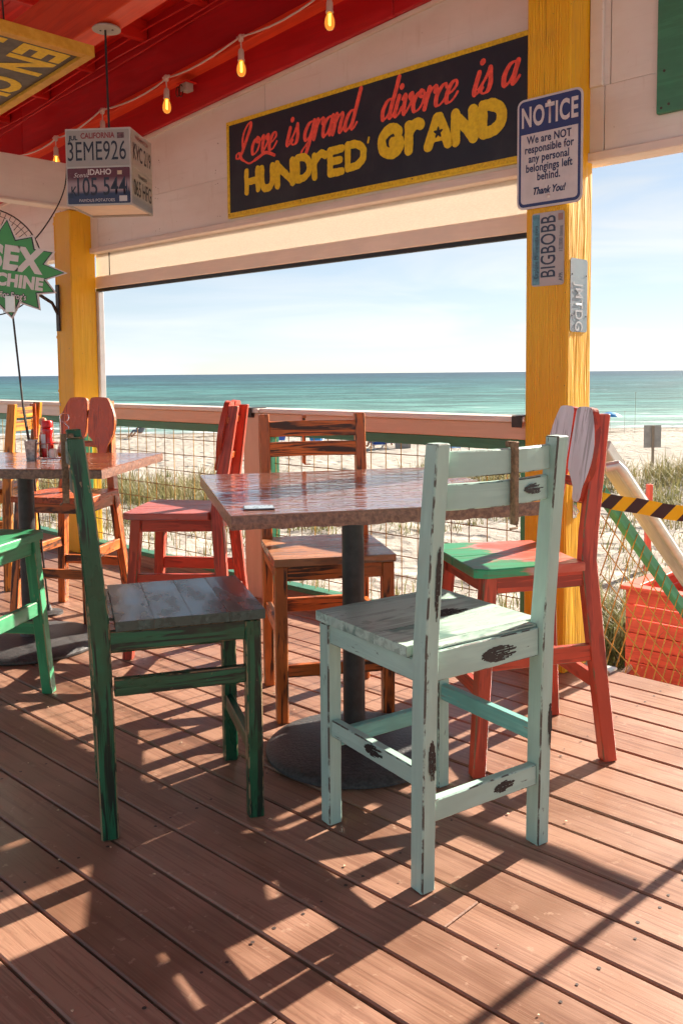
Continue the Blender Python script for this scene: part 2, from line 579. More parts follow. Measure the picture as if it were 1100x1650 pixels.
MAT['wire_rust'] = plain('rusty_brown_wire', (.25, .135, .05), .65, 0, .5, 14, .2)
MAT['shade'] = None
MAT['chrome'] = plain('bright_steel', (.72, .70, .67), .22, 1.0, .06, 30)
MAT['alu'] = plain('dull_aluminium', (.70, .66, .60), .36, .6, .08, 20)
MAT['darkmetal'] = plain('dark_iron', (.06, .05, .045), .5, .6, .2, 30)
MAT['iron'] = plain('cast_iron_black', (.060, .058, .058), .5, .0, .35, 90, .9)
MAT['pedestal'] = plain('dark_pedestal_paint', (.038, .036, .036), .42, .0, .3, 24, .25)
MAT['rust'] = plain('rusty_strip', (.24, .15, .085), .65, .3, .35, 120, .4)
MAT['black'] = plain('black_rubber', (.014, .014, .015), .5)
MAT['nail'] = plain('nail_dark', (.05, .03, .025), .6)
# chairs
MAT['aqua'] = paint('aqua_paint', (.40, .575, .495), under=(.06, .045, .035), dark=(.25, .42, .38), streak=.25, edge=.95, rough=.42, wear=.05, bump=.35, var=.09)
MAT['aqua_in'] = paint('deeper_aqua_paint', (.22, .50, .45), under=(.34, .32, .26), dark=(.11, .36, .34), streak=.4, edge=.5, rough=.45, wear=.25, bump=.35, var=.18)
MAT['aqua_seat'] = paint('aqua_seat_paint', (.47, .62, .53), under=(.09, .12, .10), dark=(.16, .24, .20), streak=.55, edge=.9, rough=.34, wear=.10, bump=.35, var=.10, stain=((.12, .22, .185), .58))
MAT['green'] = paint('dark_green_paint', (.009, .098, .043), under=(.33, .22, .12), dark=(.003, .016, .009), streak=1.0, edge=.8, rough=.34, wear=.0, bump=.6, var=.3, gs=1.25)
MAT['green_seat'] = paint('dark_green_seat_paint', (.045, .090, .078), under=(.20, .17, .13), dark=(.012, .03, .025), streak=.6, edge=.6, rough=.22, wear=.08, bump=.4, var=.2)
MAT['orange'] = paint('burnt_orange_stain', (.58, .140, .022), under=(.45, .25, .10), dark=(.022, .008, .004), streak=.95, edge=.4, rough=.36, wear=.02, bump=.5, var=.28)
MAT['amber'] = paint('amber_stain', (.66, .235, .018), under=(.45, .27, .10), dark=(.06, .022, .008), streak=.85, edge=.4, rough=.36, wear=.04, bump=.45, var=.2)
MAT['redbrown'] = paint('red_brown_stain', (.56, .105, .028), under=(.58, .30, .15), dark=(.09, .016, .010), streak=.6, edge=.5, rough=.3, wear=.0, bump=.35, var=.2)
MAT['red'] = paint('tomato_red_paint', (.56, .065, .030), under=(.10, .13, .07), dark=(.13, .016, .012), streak=.6, edge=.7, rough=.42, wear=.06, bump=.4, var=.2)
MAT['red_seat'] = paint('red_seat_paint', (.55, .11, .075), under=(.2, .12, .1), dark=(.22, .1, .09), streak=.5, edge=.6, rough=.36, wear=.05, bump=.35, var=.16, stain=((.055, .30, .13), .56))
MAT['red_seat2'] = paint('faded_red_seat_paint', (.52, .12, .095), under=(.3, .2, .17), dark=(.24, .12, .13), streak=.6, edge=.6, rough=.33, wear=.06, bump=.35, var=.16)
_k = NT('red_seat_green_front')
_g = _k.attr()
_p = _k.objc()
_s = _k.n('SeparateXYZ'); _k.l(_p, _s.inputs[0])
_n = _k.noise(_k.scale(_p, (14, 5, 14)), 1.0, 4, .65, .6)
_gr = _k.noise(_k.scale(_g, (60, 60, 3)), 1.0, 4, .6, .5)
_e = _k.math('ADD', _s.outputs[1], _k.math('MULTIPLY', _k.math('SUBTRACT', _n, .5), .55))
_c = _k.mix(_k.ramp(_n, .35, .65), (.58, .10, .065), (.66, .19, .13))
_c = _k.mix(_k.ramp(_e, .06, .10), _c, (.045, .30, .14))
_c = _k.mix(_k.math('MULTIPLY', _k.ramp(_k.math('ABSOLUTE', _k.math('SUBTRACT', _e, .05)), .035, .0), .7), _c, (.36, .33, .33))
_c = _k.mix(_k.math('MULTIPLY', _k.ramp(_gr, .5, .62), .4), _c, (.16, .07, .05))
_k.bump(_gr, .35, .0022)
MAT['red_seat'] = _k.set(Base_Color=_c, Roughness=.36)
MAT['pale'] = paint('worn_lilac_white_paint', (.74, .73, .80), under=(.30, .06, .04), dark=(.14, .12, .14), streak=.5, edge=.9, rough=.42, wear=.05, bump=.45, var=.10, stain=((.32, .42, .40), .66))
MAT['midgreen'] = paint('mid_green_paint', (.05, .30, .135), under=(.4, .30, .17), dark=(.02, .13, .06), streak=.4, edge=.6, rough=.42, wear=.06, bump=.35, var=.16)
MAT['planter'] = paint('bright_red_planter_paint', (.90, .13, .07), under=(.4, .12, .08), dark=(.42, .03, .02), streak=.3, edge=0, rough=.5, wear=.02, bump=.35, var=.10)
MAT['markblack'] = paint('black_brush_paint', (.022, .018, .016), under=(.05, .045, .04), streak=.3, edge=0, rough=.55, bump=.4)
MAT['table'] = mat_table('hammered_copper_top', (.20, .088, .062), (.31, .145, .105))
MAT['table2'] = mat_table('hammered_copper_top_warm', (.24, .075, .035), (.34, .12, .055))
MAT['tedge'] = mat_edge()
def flat(name, col, rough=.45, var=.06, scale=14): return plain(name, col, rough, 0, var, scale)

# ------------------------------------------------------------------ lettering by signed distance
def smooth(pts, k=7, closed=False):
    P = [np.array(p, float) for p in pts]
    out = []
    n = len(P)
    rng = range(n) if closed else range(n - 1)
    for i in rng:
        if closed:
            a, b, c, d = P[i - 1], P[i], P[(i + 1) % n], P[(i + 2) % n]
        else:
            a, b, c, d = P[max(i - 1, 0)], P[i], P[i + 1], P[min(i + 2, n - 1)]
        for j in range(k):
            t = j / k
            out.append(.5 * ((2 * b) + (c - a) * t + (2 * a - 5 * b + 4 * c - d) * t * t + (3 * b - a - 3 * c + d) * t ** 3))
    out.append(P[0] if closed else P[-1])
    return out
def segs_of(path, wfun):
    r = []
    for a, b in zip(path[:-1], path[1:]):
        r.append((a, b, wfun(a, b)))
    return r
def field_mesh(name, segs, cell, noise_amp=0.0, nscale=30.0, holes=(), fn=None, seed=0, cuts=None):
    xs = [c for s in segs for c in (s[0][0], s[1][0])]
    ys = [c for s in segs for c in (s[0][1], s[1][1])]
    wm = max(s[2] for s in segs)
    x0, x1, y0, y1 = min(xs) - wm - 3 * cell, max(xs) + wm + 3 * cell, min(ys) - wm - 3 * cell, max(ys) + wm + 3 * cell
    nx, ny = int((x1 - x0) / cell) + 2, int((y1 - y0) / cell) + 2
    F = np.full((nx, ny), -1.0)
    gx = x0 + np.arange(nx) * cell
    gy = y0 + np.arange(ny) * cell
    for a, b, w in segs:
        i0 = max(0, int((min(a[0], b[0]) - w - 2 * cell - x0) / cell)); i1 = min(nx, int((max(a[0], b[0]) + w + 2 * cell - x0) / cell) + 2)
        j0 = max(0, int((min(a[1], b[1]) - w - 2 * cell - y0) / cell)); j1 = min(ny, int((max(a[1], b[1]) + w + 2 * cell - y0) / cell) + 2)
        X, Y = np.meshgrid(gx[i0:i1], gy[j0:j1], indexing='ij')
        dx, dy = b[0] - a[0], b[1] - a[1]
        L2 = dx * dx + dy * dy + 1e-12
        t = np.clip(((X - a[0]) * dx + (Y - a[1]) * dy) / L2, 0, 1)
        d = np.hypot(X - a[0] - t * dx, Y - a[1] - t * dy)
        F[i0:i1, j0:j1] = np.maximum(F[i0:i1, j0:j1], w - d)
    if noise_amp:
        rs = np.random.RandomState(seed)
        for s_, amp in ((nscale, 1.0), (nscale * 2.3, .6)):
            gnx, gny = int((x1 - x0) * s_) + 3, int((y1 - y0) * s_) + 3
            G = rs.rand(gnx, gny) - .5
            fx, fy = (gx - x0) * s_, (gy - y0) * s_
            ix, iy = fx.astype(int), fy.astype(int)
            tx, ty = (fx - ix)[:, None], (fy - iy)[None, :]
            V = (G[ix][:, iy] * (1 - tx) + G[ix + 1][:, iy] * tx) * (1 - ty) + (G[ix][:, iy + 1] * (1 - tx) + G[ix + 1][:, iy + 1] * tx) * ty
            F = F + np.where(F > -.9, V * noise_amp * amp * 2, 0)
    if cuts is not None:
        X, Y = np.meshgrid(gx, gy, indexing='ij')
        F = np.minimum(F, cuts(X, Y))
    verts, faces, key = [], [], {}
    def vid(k, x, y):
        if k not in key:
            key[k] = len(verts)
            verts.append((x, y))
        return key[k]
    inside = F > 0
    act = inside[:-1, :-1] | inside[1:, :-1] | inside[1:, 1:] | inside[:-1, 1:]
    for i, j in zip(*np.nonzero(act)):
        cs = [(i, j), (i + 1, j), (i + 1, j + 1), (i, j + 1)]
        poly = []
        for q in range(4):
            A, B = cs[q], cs[(q + 1) % 4]
            fa, fb = F[A], F[B]
            if fa > 0: poly.append(vid(A, gx[A[0]], gy[A[1]]))
            if (fa > 0) != (fb > 0):
                t = fa / (fa - fb)
                kk = (A, B) if A < B else (B, A)
                poly.append(vid(kk, gx[A[0]] + t * (gx[B[0]] - gx[A[0]]), gy[A[1]] + t * (gy[B[1]] - gy[A[1]])))
        if len(poly) >= 3: faces.append(poly)
    fn = fn or (lambda x, y: (x, 0, y))
    mb = MB()
    mb.add([fn(x, y) for x, y in verts], faces)
    return mb

# cursive skeletons: x-height 1, upright; sheared later
SCRIPT = {
    'o': (.80, [([(.42, .98), (.16, .80), (.05, .45), (.16, .08), (.38, .02), (.60, .22), (.68, .58), (.58, .9), (.42, .98), (.36, .8), (.55, .66), (.86, .80)], 0)]),
    'v': (.78, [([(.0, .80), (.10, .98), (.20, .85), (.22, .40), (.32, .04), (.52, .26), (.68, .68), (.62, .98), (.50, .86), (.62, .70), (.88, .80)], 0)]),
    'e': (.68, [([(.08, .42), (.36, .52), (.56, .78), (.44, 1.0), (.22, .88), (.08, .48), (.14, .10), (.34, .02), (.54, .14), (.72, .42)], 0)]),
    'i': (.42, [([(.16, .98), (.12, .55), (.10, .18), (.20, .02), (.36, .12), (.48, .40)], 0), ([(.20, 1.42), (.22, 1.44)], 1)]),
    's': (.60, [([(-.10, .22), (.16, .62), (.30, 1.08), (.40, .80), (.52, .42), (.46, .08), (.22, .0), (.06, .14), (.16, .26)], 0)]),
    'g': (.78, [([(.60, .86), (.42, .98), (.18, .84), (.04, .46), (.14, .10), (.32, .06), (.52, .34), (.62, .98), (.60, .5), (.52, -.2), (.36, -.78), (.10, -.86), (.02, -.56), (.26, -.24), (.80, .26)], 0)]),
    'r': (.64, [([(.12, .98), (.10, .5), (.06, .02)], 0), ([(.08, .50), (.26, .86), (.44, 1.0), (.56, .90), (.54, .74)], 0)]),
    'a': (.80, [([(.58, .84), (.42, .98), (.18, .84), (.04, .46), (.12, .08), (.28, .02), (.50, .34), (.62, .98), (.58, .42), (.60, .08), (.72, .04), (.88, .30)], 0)]),
    'n': (.84, [([(.10, .98), (.10, .5), (.06, .02), (.10, .42), (.28, .84), (.46, .98), (.56, .82), (.52, .42), (.54, .08), (.66, .03), (.82, .28)], 0)]),
    'd': (.82, [([(.56, .84), (.40, .98), (.18, .84), (.04, .46), (.12, .08), (.28, .02), (.50, .32), (.62, .98), (.70, 1.95), (.62, .98), (.56, .42), (.58, .08), (.72, .04), (.88, .30)], 0)]),
    'c': (.62, [([(.56, .80), (.46, .98), (.24, .86), (.06, .48), (.12, .10), (.32, .01), (.52, .14), (.70, .40)], 0)]),
    'L': (1.12, [([(.20, .62), (.06, 1.05), (.10, 1.55), (.36, 1.94), (.60, 1.96), (.64, 1.66), (.50, 1.16), (.34, .66), (.20, .26), (.0, .0), (-.24, .02), (-.30, .22), (-.12, .32), (.08, .16), (.28, -.08), (.50, -.22)], 0)]),
}
def script_segs(text, x, y, xh, wthin, wthick, shear=.30):
    S_ = []
    for ch in text:
        if ch == ' ':
            x += .45 * xh
            continue
        adv, strokes = SCRIPT[ch]
        for pts, dot in strokes:
            path = [(x + (p[0] + shear * p[1]) * xh, y + p[1] * xh) for p in smooth(pts, 6)]
            def wf(a, b, dot=dot):
                if dot: return wthick * 1.15
                dx, dy = b[0] - a[0], b[1] - a[1]
                L_ = math.hypot(dx, dy) + 1e-9
                ux = (dx - shear * dy) / L_
                dn = max(0, -dy / L_)
                f = max(abs(dy) / L_ * (.45 if dy > 0 else 1.0) - .25 * abs(ux), 0)
                return wthin + (wthick - wthin) * min(1, f * 1.15)
            S_ += segs_of(path, wf)
        x += adv * xh
    return S_, x

def font_mesh(txt, size, bold=0.0, shear=0.0, space=1.0, align='CENTER', sx=1.0):
    cu = bpy.data.curves.new('lettering', 'FONT')
    cu.body = txt
    cu.size = size
    cu.shear = shear
    cu.offset = bold
    cu.space_character = space
    cu.align_x = align
    cu.align_y = 'CENTER'
    cu.resolution_u = 4
    t = bpy.data.objects.new('lettering', cu)
    me = bpy.data.meshes.new_from_object(t)
    bpy.data.objects.remove(t)
    bpy.data.curves.remove(cu)
    me.materials.clear()
    for v in me.vertices:
        v.co = (v.co.x * sx, 0.0, v.co.y)
    return me
def letters(txt, mat, parent, M4, size, name='lettering', **kw):
    me = font_mesh(txt, size, **kw)
    me.materials.append(mat)
    o = bpy.data.objects.new(name, me)
    link(o, parent)
    o.matrix_local = M4
    return o
def T(x, y, z): return Matrix.Translation((x, y, z))

# ================================================================== SETTING
# ------------------------------------------------------------------ beach and sea
def sstep(a, b, x):
    t = min(1.0, max(0.0, (x - a) / (b - a)))
    return t * t * (3 - 2 * t)
def ground_z(x, y):
    yy = y - .045 * x
    z = -.88 - .55 * sstep(9, 30, yy) - .62 * sstep(29, 48.5, yy) - 2.4 * sstep(48.5, 86, yy)
    w = mnoise.noise(Vector((x * .13, y * .13, 2.0)))
    ridge = math.exp(-((y - 16.3 - 1.1 * math.sin(x * .4 + .5)) / 2.3) ** 2)
    z += ridge * (.26 + .34 * w)
    z += .10 * mnoise.noise(Vector((x * .45, y * .45, 7.0))) * sstep(60, 40, yy)
    if yy < 48:
        z += .030 * mnoise.noise(Vector((x * 1.9, y * 1.9, 1.0))) + .016 * mnoise.noise(Vector((x * 4.2, y * 4.2, 5.0)))
    return z
def axis(vals):
    out = []
    for a, b, st in vals:
        n = max(1, int(round((b - a) / st)))
        out += [a + (b - a) * i / n for i in range(n)]
    out.append(vals[-1][1])
    return out
gx = axis([(-400, -60, 34), (-60, -16, 2.2), (-16, -6, .5), (-6, 10, .16), (10, 26, .5), (26, 70, 2.2), (70, 400, 33)])
gy = axis([(-60, -4, 8), (-4, 3, .8), (3, 22, .17), (22, 56, .5), (56, 100, 4)])
mb = MB()
V = [(x, y, ground_z(x, y)) for y in gy for x in gx]
nxg = len(gx)
F = [[j * nxg + i, j * nxg + i + 1, (j + 1) * nxg + i + 1, (j + 1) * nxg + i] for j in range(len(gy) - 1) for i in range(nxg - 1)]
mb.add(V, F, None, 0, True)
sand = obj('beach_sand', mb, MAT['sand'])
tag(sand, kind='structure')
mb = MB()
xs = [-30000, -3000, -600, -150, 0, 150, 600, 3000, 30000]
ys = [46, 60, 100, 300, 1000, 5000, 30000]
V = [(x, y, -2.12) for y in ys for x in xs]
F = [[j * 9 + i, j * 9 + i + 1, (j + 1) * 9 + i + 1, (j + 1) * 9 + i] for j in range(len(ys) - 1) for i in range(8)]
mb.add(V, F)
sea = obj('sea', mb, MAT['sea'])
tag(sea, kind='structure')

# ------------------------------------------------------------------ deck of separate boards
WALL = ANG
deck = bpy.data.objects.new('deck', None)
link(deck)
deck.rotation_euler = (0, 0, ANG)
tag(deck, kind='structure')
PITCH, BW, BT = .1485, .1412, .032
nails = MB()
N_EDGE = 3.515
rb = random.Random(3)
k = 0
n0 = N_EDGE
# butt joints that the photograph shows (u, n) plus random ones
shown = [(-1.19, 1.62), (-1.26, 1.07), (-.62, 2.60), (-2.02, 1.36)]
while n0 > -2.6:
    na, nb = n0 - BW, n0
    cuts = [-9.6]
    uu = -9.6 + rb.uniform(.6, 3.5)
    while uu < 2.2:
        if not (-3.4 < uu < .2 and na > .4): cuts.append(uu)
        uu += rb.uniform(2.4, 3.66)
    for su, sn in shown:
        if na <= sn <= nb: cuts.append(su)
    cuts.append(2.2)
    cuts = sorted(cuts)
    for a, b in zip(cuts[:-1], cuts[1:]):
        mb = MB()
        dz = rb.uniform(-.0012, .0012)
        mb.box((a + .0015, na, -BT + dz), (b - .0015, nb, dz), .004)
        obj('board', mb, MAT['deck'], deck)
    for jx in np.arange(-9.4, 2.2, .61):
        for q in (.026, BW - .026):
            x, y = jx + rb.uniform(-.012, .012), na + q + rb.uniform(-.006, .006)
            if rb.random() < .85 and y > -.2:
                r_ = rb.uniform(.0034, .0055)
                pts = [(x + r_ * math.cos(t * math.pi / 3), y + r_ * math.sin(t * math.pi / 3), .0022) for t in range(6)]
                nails.add(pts, [[0, 1, 2, 3, 4, 5]])
    n0 -= PITCH
no = obj('nail_heads', nails, MAT['nail'], deck)
no['kind'] = 'stuff'
mb = MB()
for ju in np.arange(-9.4, 2.2, .61):
    mb.box((ju - .019, -2.7, -.22), (ju + .019, 3.42, -.034), .003)
mb.box((-9.6, 3.44, -.24), (2.2, 3.478, -.034), .003)
o = obj('joist_frame', mb, plain('joist_timber', (.13, .08, .055), .7), deck)

# litter: crumbs and small flakes on the boards
mb = MB()
rl = random.Random(11)
for i in range(95):
    x, y = rl.uniform(-1.2, 1.3), rl.uniform(1.4, 4.6)
    s = rl.uniform(.0015, .0045)
    a = rl.uniform(0, 6.28)
    pts = [(x + s * rl.uniform(.5, 1.3) * math.cos(a + t * 1.257), y + s * rl.uniform(.5, 1.3) * math.sin(a + t * 1.257), .003 + rl.uniform(0, .001)) for t in range(5)]
    top = [(p[0], p[1], p[2] + .0015) for p in pts]
    mb.add(pts + top, [[5, 6, 7, 8, 9]] + [[t, (t + 1) % 5, (t + 1) % 5 + 5, t + 5] for t in range(5)])
o = obj('deck_crumbs', mb, plain('crumbs', (.62, .46, .30), .8, 0, .5, 60))
tag(o, 'small pale crumbs and flakes scattered over the brown deck boards', 'debris', kind='stuff')

# ------------------------------------------------------------------ yellow posts
def wallthing(name, label, cat, u=0, n=0, z=0, group=None):
    return thing(name, label, cat, UN(u, n, z), ANG, group)
def yellow_post(uc, n_f, label, top=None):
    t = wallthing('yellow_post', label, 'post', uc, n_f + .1, 0, 'yellow timber posts of the open wall')
    mb = MB()
    mb.loft([(0, 0, .001, .20, .20), (0, 0, 1.2, .20, .20), (0, 0, 2.3, .20, .20), (0, 0, top or 3.66 + .08 * (uc + 1.9), .20, .20)], .007)
    obj('timber', mb, MAT['post'], t)
    return t
pl = yellow_post(-5.850, 3.33, 'yellow timber post at left, behind the fan and the starburst sign', 2.441)
pr = yellow_post(-1.962, 3.33, 'thick yellow timber post at right carrying the blue notice sign')
# steel latch plate on the right post, conduit on the left one
mb = MB()
mb.box((.1005, -.045, .66), (.1045, -.012, .735), .002)
mb.tube([(.106, -.036, .715), (.118, -.036, .700), (.118, -.022, .690), (.106, -.022, .672)], .0035, 6)
obj('latch_plate', mb, MAT['chrome'], pr)
mb = MB()
mb.tube([(-.115, -.085, .002), (-.115, -.085, 2.42)], .013, 10)
for z in (.5, 1.16, 1.55, 2.36):
    mb.box((-.135, -.095, z), (-.095, -.068, z + .02), .002)
obj('conduit', mb, MAT['post'], pl)

# ------------------------------------------------------------------ railing sections
def wire_obj(pool, key, parent, p0, p1, r, mat, name='wire'):
    """thin six-sided wire; equal lengths share one mesh"""
    p0, p1 = Vector(p0), Vector(p1)
    ln = (p1 - p0).length
    kk = (round(ln, 3), r, mat.name)
    d = (p1 - p0).normalized()
    M4 = Matrix.Translation(p0) @ d.to_track_quat('Z', 'Y').to_matrix().to_4x4()
    if kk not in pool:
        mb = MB()
        mb.tube([(0, 0, 0), (0, 0, ln)], r, 5)
        o = obj(name, mb, mat, parent, M4=M4)
        pool[kk] = o
    else:
        o = share(pool[kk], parent, M4=M4)
        o.name = name
    return o
POOL = {}
def railing(u0, u1, label, green_l=True, green_r=True, capmat='peach'):
    t = wallthing('railing_panel', label, 'railing', u0, 0, 0, 'railing panels along the deck edge')
    L_ = u1 - u0
    mb = MB(); mb.box((0, 3.325, 1.062), (L_, 3.475, 1.086), .004)
    obj('top_board', mb, MAT['cap'], t)
    mb = MB(); mb.box((0.0, 3.352, .985), (L_, 3.39, 1.0605), .004)
    mb.box((0.0, 3.41, .985), (L_, 3.45, 1.0605), .004)
    obj('face_board', mb, MAT[capmat], t)
    mb = MB(); mb.box((0.002, 3.366, .935), (L_ - .002, 3.44, .9835), .003)
    obj('upper_rail', mb, MAT['rail_green'], t)
    mb = MB(); mb.box((0.002, 3.365, .078), (L_ - .002, 3.442, .105), .003)
    obj('lower_rail', mb, MAT['rail_green'], t)
    mb = MB(); mb.box((0.002, 3.372, .001), (L_ - .002, 3.436, .0775), .003)
    obj('kick_board', mb, MAT['deck'], t)
    for gflag, x in ((green_l, .004), (green_r, L_ - .044)):
        if gflag:
            mb = MB(); mb.box((x, 3.372, .107), (x + .04, 3.435, .934), .003)
            obj('stile', mb, MAT['stile_green'], t)
    nv = int((L_ - .06) / .1016)
    rw = random.Random(int(abs(u0) * 100))
    for i in range(nv + 1):
        x = .05 + i * .1016
        if x > L_ - .05: break
        wire_obj(POOL, 'v', t, (x, 3.404, .107), (x + rw.uniform(-.004, .004), 3.404, .934), .0025, MAT['wire'] if rw.random() < .7 else MAT['wire_rust'])
    for i in range(8):
        z = .165 + i * .1016
        wire_obj(POOL, 'h', t, (.045, 3.3985, z), (L_ - .045, 3.3985, z + rw.uniform(-.003, .003)), .0025, MAT['wire_rust'])
    return t
railing(-9.6, -5.952, 'railing panel left of the left yellow post, behind the starburst sign pole', capmat='cap')
rp1 = railing(-5.748, -3.92, 'wire mesh railing panel between the left yellow post and the peach post')
rp2 = railing(-3.772, -2.064, 'railing panel between the peach post and the right yellow post, behind the table')
mp = wallthing('peach_post', 'short peach painted railing post behind the middle table', 'post', -3.846, 3.40, 0)
mb = MB(); mb.loft([(0, 0, .001, .145, .14), (0, 0, .6, .145, .14), (0, 0, 1.061, .145, .14)], .005)
obj('timber', mb, MAT['peach'], mp)
mb = MB(); mb.box((-.0735, -.085, 1.062), (.0735, .075, 1.0855), .004)
obj('cap_board', mb, MAT['cap'], mp)
mb = MB(); mb.box((-.05, -.078, 1.035), (.03, -.0705, 1.062), .002); mb.box((-.05, -.095, 1.0865), (.03, .02, 1.091), .001); mb.box((-.05, -.095, 1.04), (.03, -.0905, 1.0862), .001)
obj('bracket', mb, MAT['darkmetal'], mp)
mb = MB(); mb.box((1.652, 3.318, 1.04), (1.702, 3.3235, 1.0875), .001); mb.box((1.652, 3.318, 1.088), (1.702, 3.40, 1.092), .001)
obj('bracket', mb, MAT['darkmetal'], rp2)

# ------------------------------------------------------------------ header wall of white planks and the red fascia above
hw = wallthing('header_wall', 'white painted plank wall above the window openings, under the red fascia', 'wall')
def red_low(u): return 2.832 + .082 * (u + 5.03)
def ceil_z(u): return 3.335 + .08 * (u + 6.27)
def plank_uz(parent, name, u0, u1, z0f, z1f, n0, n1, mat, ch=.003):
    """plank in the wall plane whose lower / upper edges may rise with u"""
    mb = MB()
    a = [(u0, n0, z0f(u0)), (u1, n0, z0f(u1)), (u1, n0, z1f(u1)), (u0, n0, z1f(u0))]
    b = [(p[0], n1, p[2]) for p in a]
    c = ch
    def ins(p, i):
        sx = c if i in (0, 3) else -c
        sz = c if i in (0, 1) else -c
        return (p[0] + sx, p[1], p[2] + sz)
    front = [ins(p, i) for i, p in enumerate(a)]
    mid = [(p[0], p[1] + c, p[2]) for p in a]
    V = front + mid + b
    F = [[0, 1, 2, 3]]
    for s in (0, 4):
        for i in range(4):
            j = (i + 1) % 4
            F.append([s + j, s + i, s + i + 4, s + j + 4])
    F.append([11, 10, 9, 8])
    mb.add(V, F, [(p[1], p[2], p[0]) for p in V])
    return obj(name, mb, mat, parent)
K = lambda v: (lambda u: v)
for (ua, ub) in ((-9.6, -5.66), (-5.655, -3.62), (-3.616, -1.80), (-1.796, 2.2)):
    plank_uz(hw, 'plank', ua, ub, K(2.190), K(2.4535), 3.50, 3.60, MAT['white'], .0015)
for (ua, ub) in ((-9.6, -6.2), (-6.195, -3.88), (-3.876, -1.775), (-1.771, 2.2)):
    plank_uz(hw, 'plank', ua, ub, K(2.4545), (lambda u: red_low(u) + .06), 3.5005, 3.60, MAT['white'], .0015)
plank_uz(hw, 'lower_trim', -9.6, 2.2, K(2.150), K(2.1885), 3.485, 3.60, MAT['cap'], .004)
plank_uz(hw, 'upper_trim', -9.6, 2.2, lambda u: red_low(u) - .012, lambda u: red_low(u) + .012, 3.484, 3.4995, MAT['cap'], .003)
plank_uz(hw, 'casing', -1.858, -1.80, K(2.452), K(3.4), 3.482, 3.4995, MAT['white'], .003)
wn = MB()
rn = random.Random(8)
for uu_ in np.arange(-9.2, 2.0, .61):
    for zz_ in (2.225, 2.42, 2.50, 2.66):
        if zz_ > red_low(uu_) - .03: continue
        for q in (0, 1):
            x_, z_ = uu_ + rn.uniform(-.03, .03), zz_ + rn.uniform(-.012, .012)
            r_ = rn.uniform(.0022, .004)
            wn.add([(x_ + r_ * math.cos(t * 1.047), 3.4985, z_ + r_ * math.sin(t * 1.047)) for t in range(6)], [[0, 1, 2, 3, 4, 5]])
o = obj('nail_heads', wn, plain('nail_rust', (.22, .14, .10), .7), hw)
o['kind'] = 'stuff'
fs = wallthing('red_fascia', 'deep red fascia board running up under the ceiling behind the string lights', 'fascia')
for (ua, ub) in ((-9.6, -6.63), (-6.626, -2.9), (-2.896, 2.2)):
    plank_uz(fs, 'board', ua, ub, lambda u: red_low(u) + .0125, lambda u: ceil_z(u) + .10, 3.462, 3.60, MAT['red_wall'], .004)
plank_uz(fs, 'ledger', -9.6, 2.2, lambda u: 2.928 + .083 * (u + 6.3), lambda u: 2.928 + .083 * (u + 6.3) + .038, 3.375, 3.4615, MAT['red_bounce_lit'], .003)

# cross beam, white, from the left post toward the viewer
cb = wallthing('cross_beam', 'white painted beam running inward from the left yellow post', 'beam')
mb = MB(); mb.box((-5.81, .0, 2.445), (-5.72, 3.499, 2.75), .004)
obj('timber', mb, MAT['white'], cb)
mb = MB(); mb.box((-5.822, .0, 2.4425), (-5.708, 3.325, 2.462), .003)
obj('lower_trim', mb, MAT['cap'], cb)

# ------------------------------------------------------------------ ceiling: raked red boards, rafters and a main beam
ceil = bpy.data.objects.new('ceiling', None)
link(ceil)
ceil.rotation_euler = (0, 0, ANG)
tag(ceil, kind='structure')
def rake_bar(parent, name, u0, u1, n, w, z0f, h, mat, ch=.003):
    mb = MB()
    mb.bar((u0, n, z0f(u0) + h / 2), (u1, n, z0f(u1) + h / 2), w, h, (0, 0, 1), ch)
    return obj(name, mb, mat, parent)
nn = 3.95
while nn > .1:
    rake_bar(ceil, 'plank', -9.6, .9, nn - .0685, .137, lambda u: ceil_z(u) + .10, .022, MAT['red_ceil'])
    nn -= .141
for ru in np.arange(-9.3, .9, .62):
    mb = MB()
    mb.bar((ru, .0, ceil_z(ru) + .036), (ru, 3.455, ceil_z(ru) + .036), .045, .127, (0, 0, 1), .003)
    obj('rafter', mb, MAT['red_ceil'], ceil)
rake_bar(ceil, 'main_beam', -9.6, .9, 2.48, .13, lambda u: 2.95 + .08 * (u + 3.97), .30, MAT['red_bounce_lit'], .005)
rake_bar(ceil, 'main_beam', -9.6, .9, 0.15, .13, lambda u: 2.95 + .08 * (u + 3.97), .30, MAT['red_bounce_lit'], .005)
# thin conduits along the fascia top
for q, (zo, n_) in enumerate(((-.035, 3.445), (-.075, 3.45), (.0, 3.40))):
    pts = [(u, n_ - .012 * math.sin(u * 2.3 + q), ceil_z(u) + zo + .012 * math.sin(u * 3.1 + q * 2)) for u in np.arange(-9, 2, .25)]
    mb = MB(); mb.tube(pts, .0045, 6)
    o = obj('cable_run', mb, MAT['red_ceil'])
    o.rotation_euler = (0, 0, ANG)
    tag(o, ('red painted cable clipped along the top of the fascia', 'lower red painted cable along the fascia', 'red painted cable stapled to the ceiling edge')[q], 'cable', 'cables along the ceiling edge')

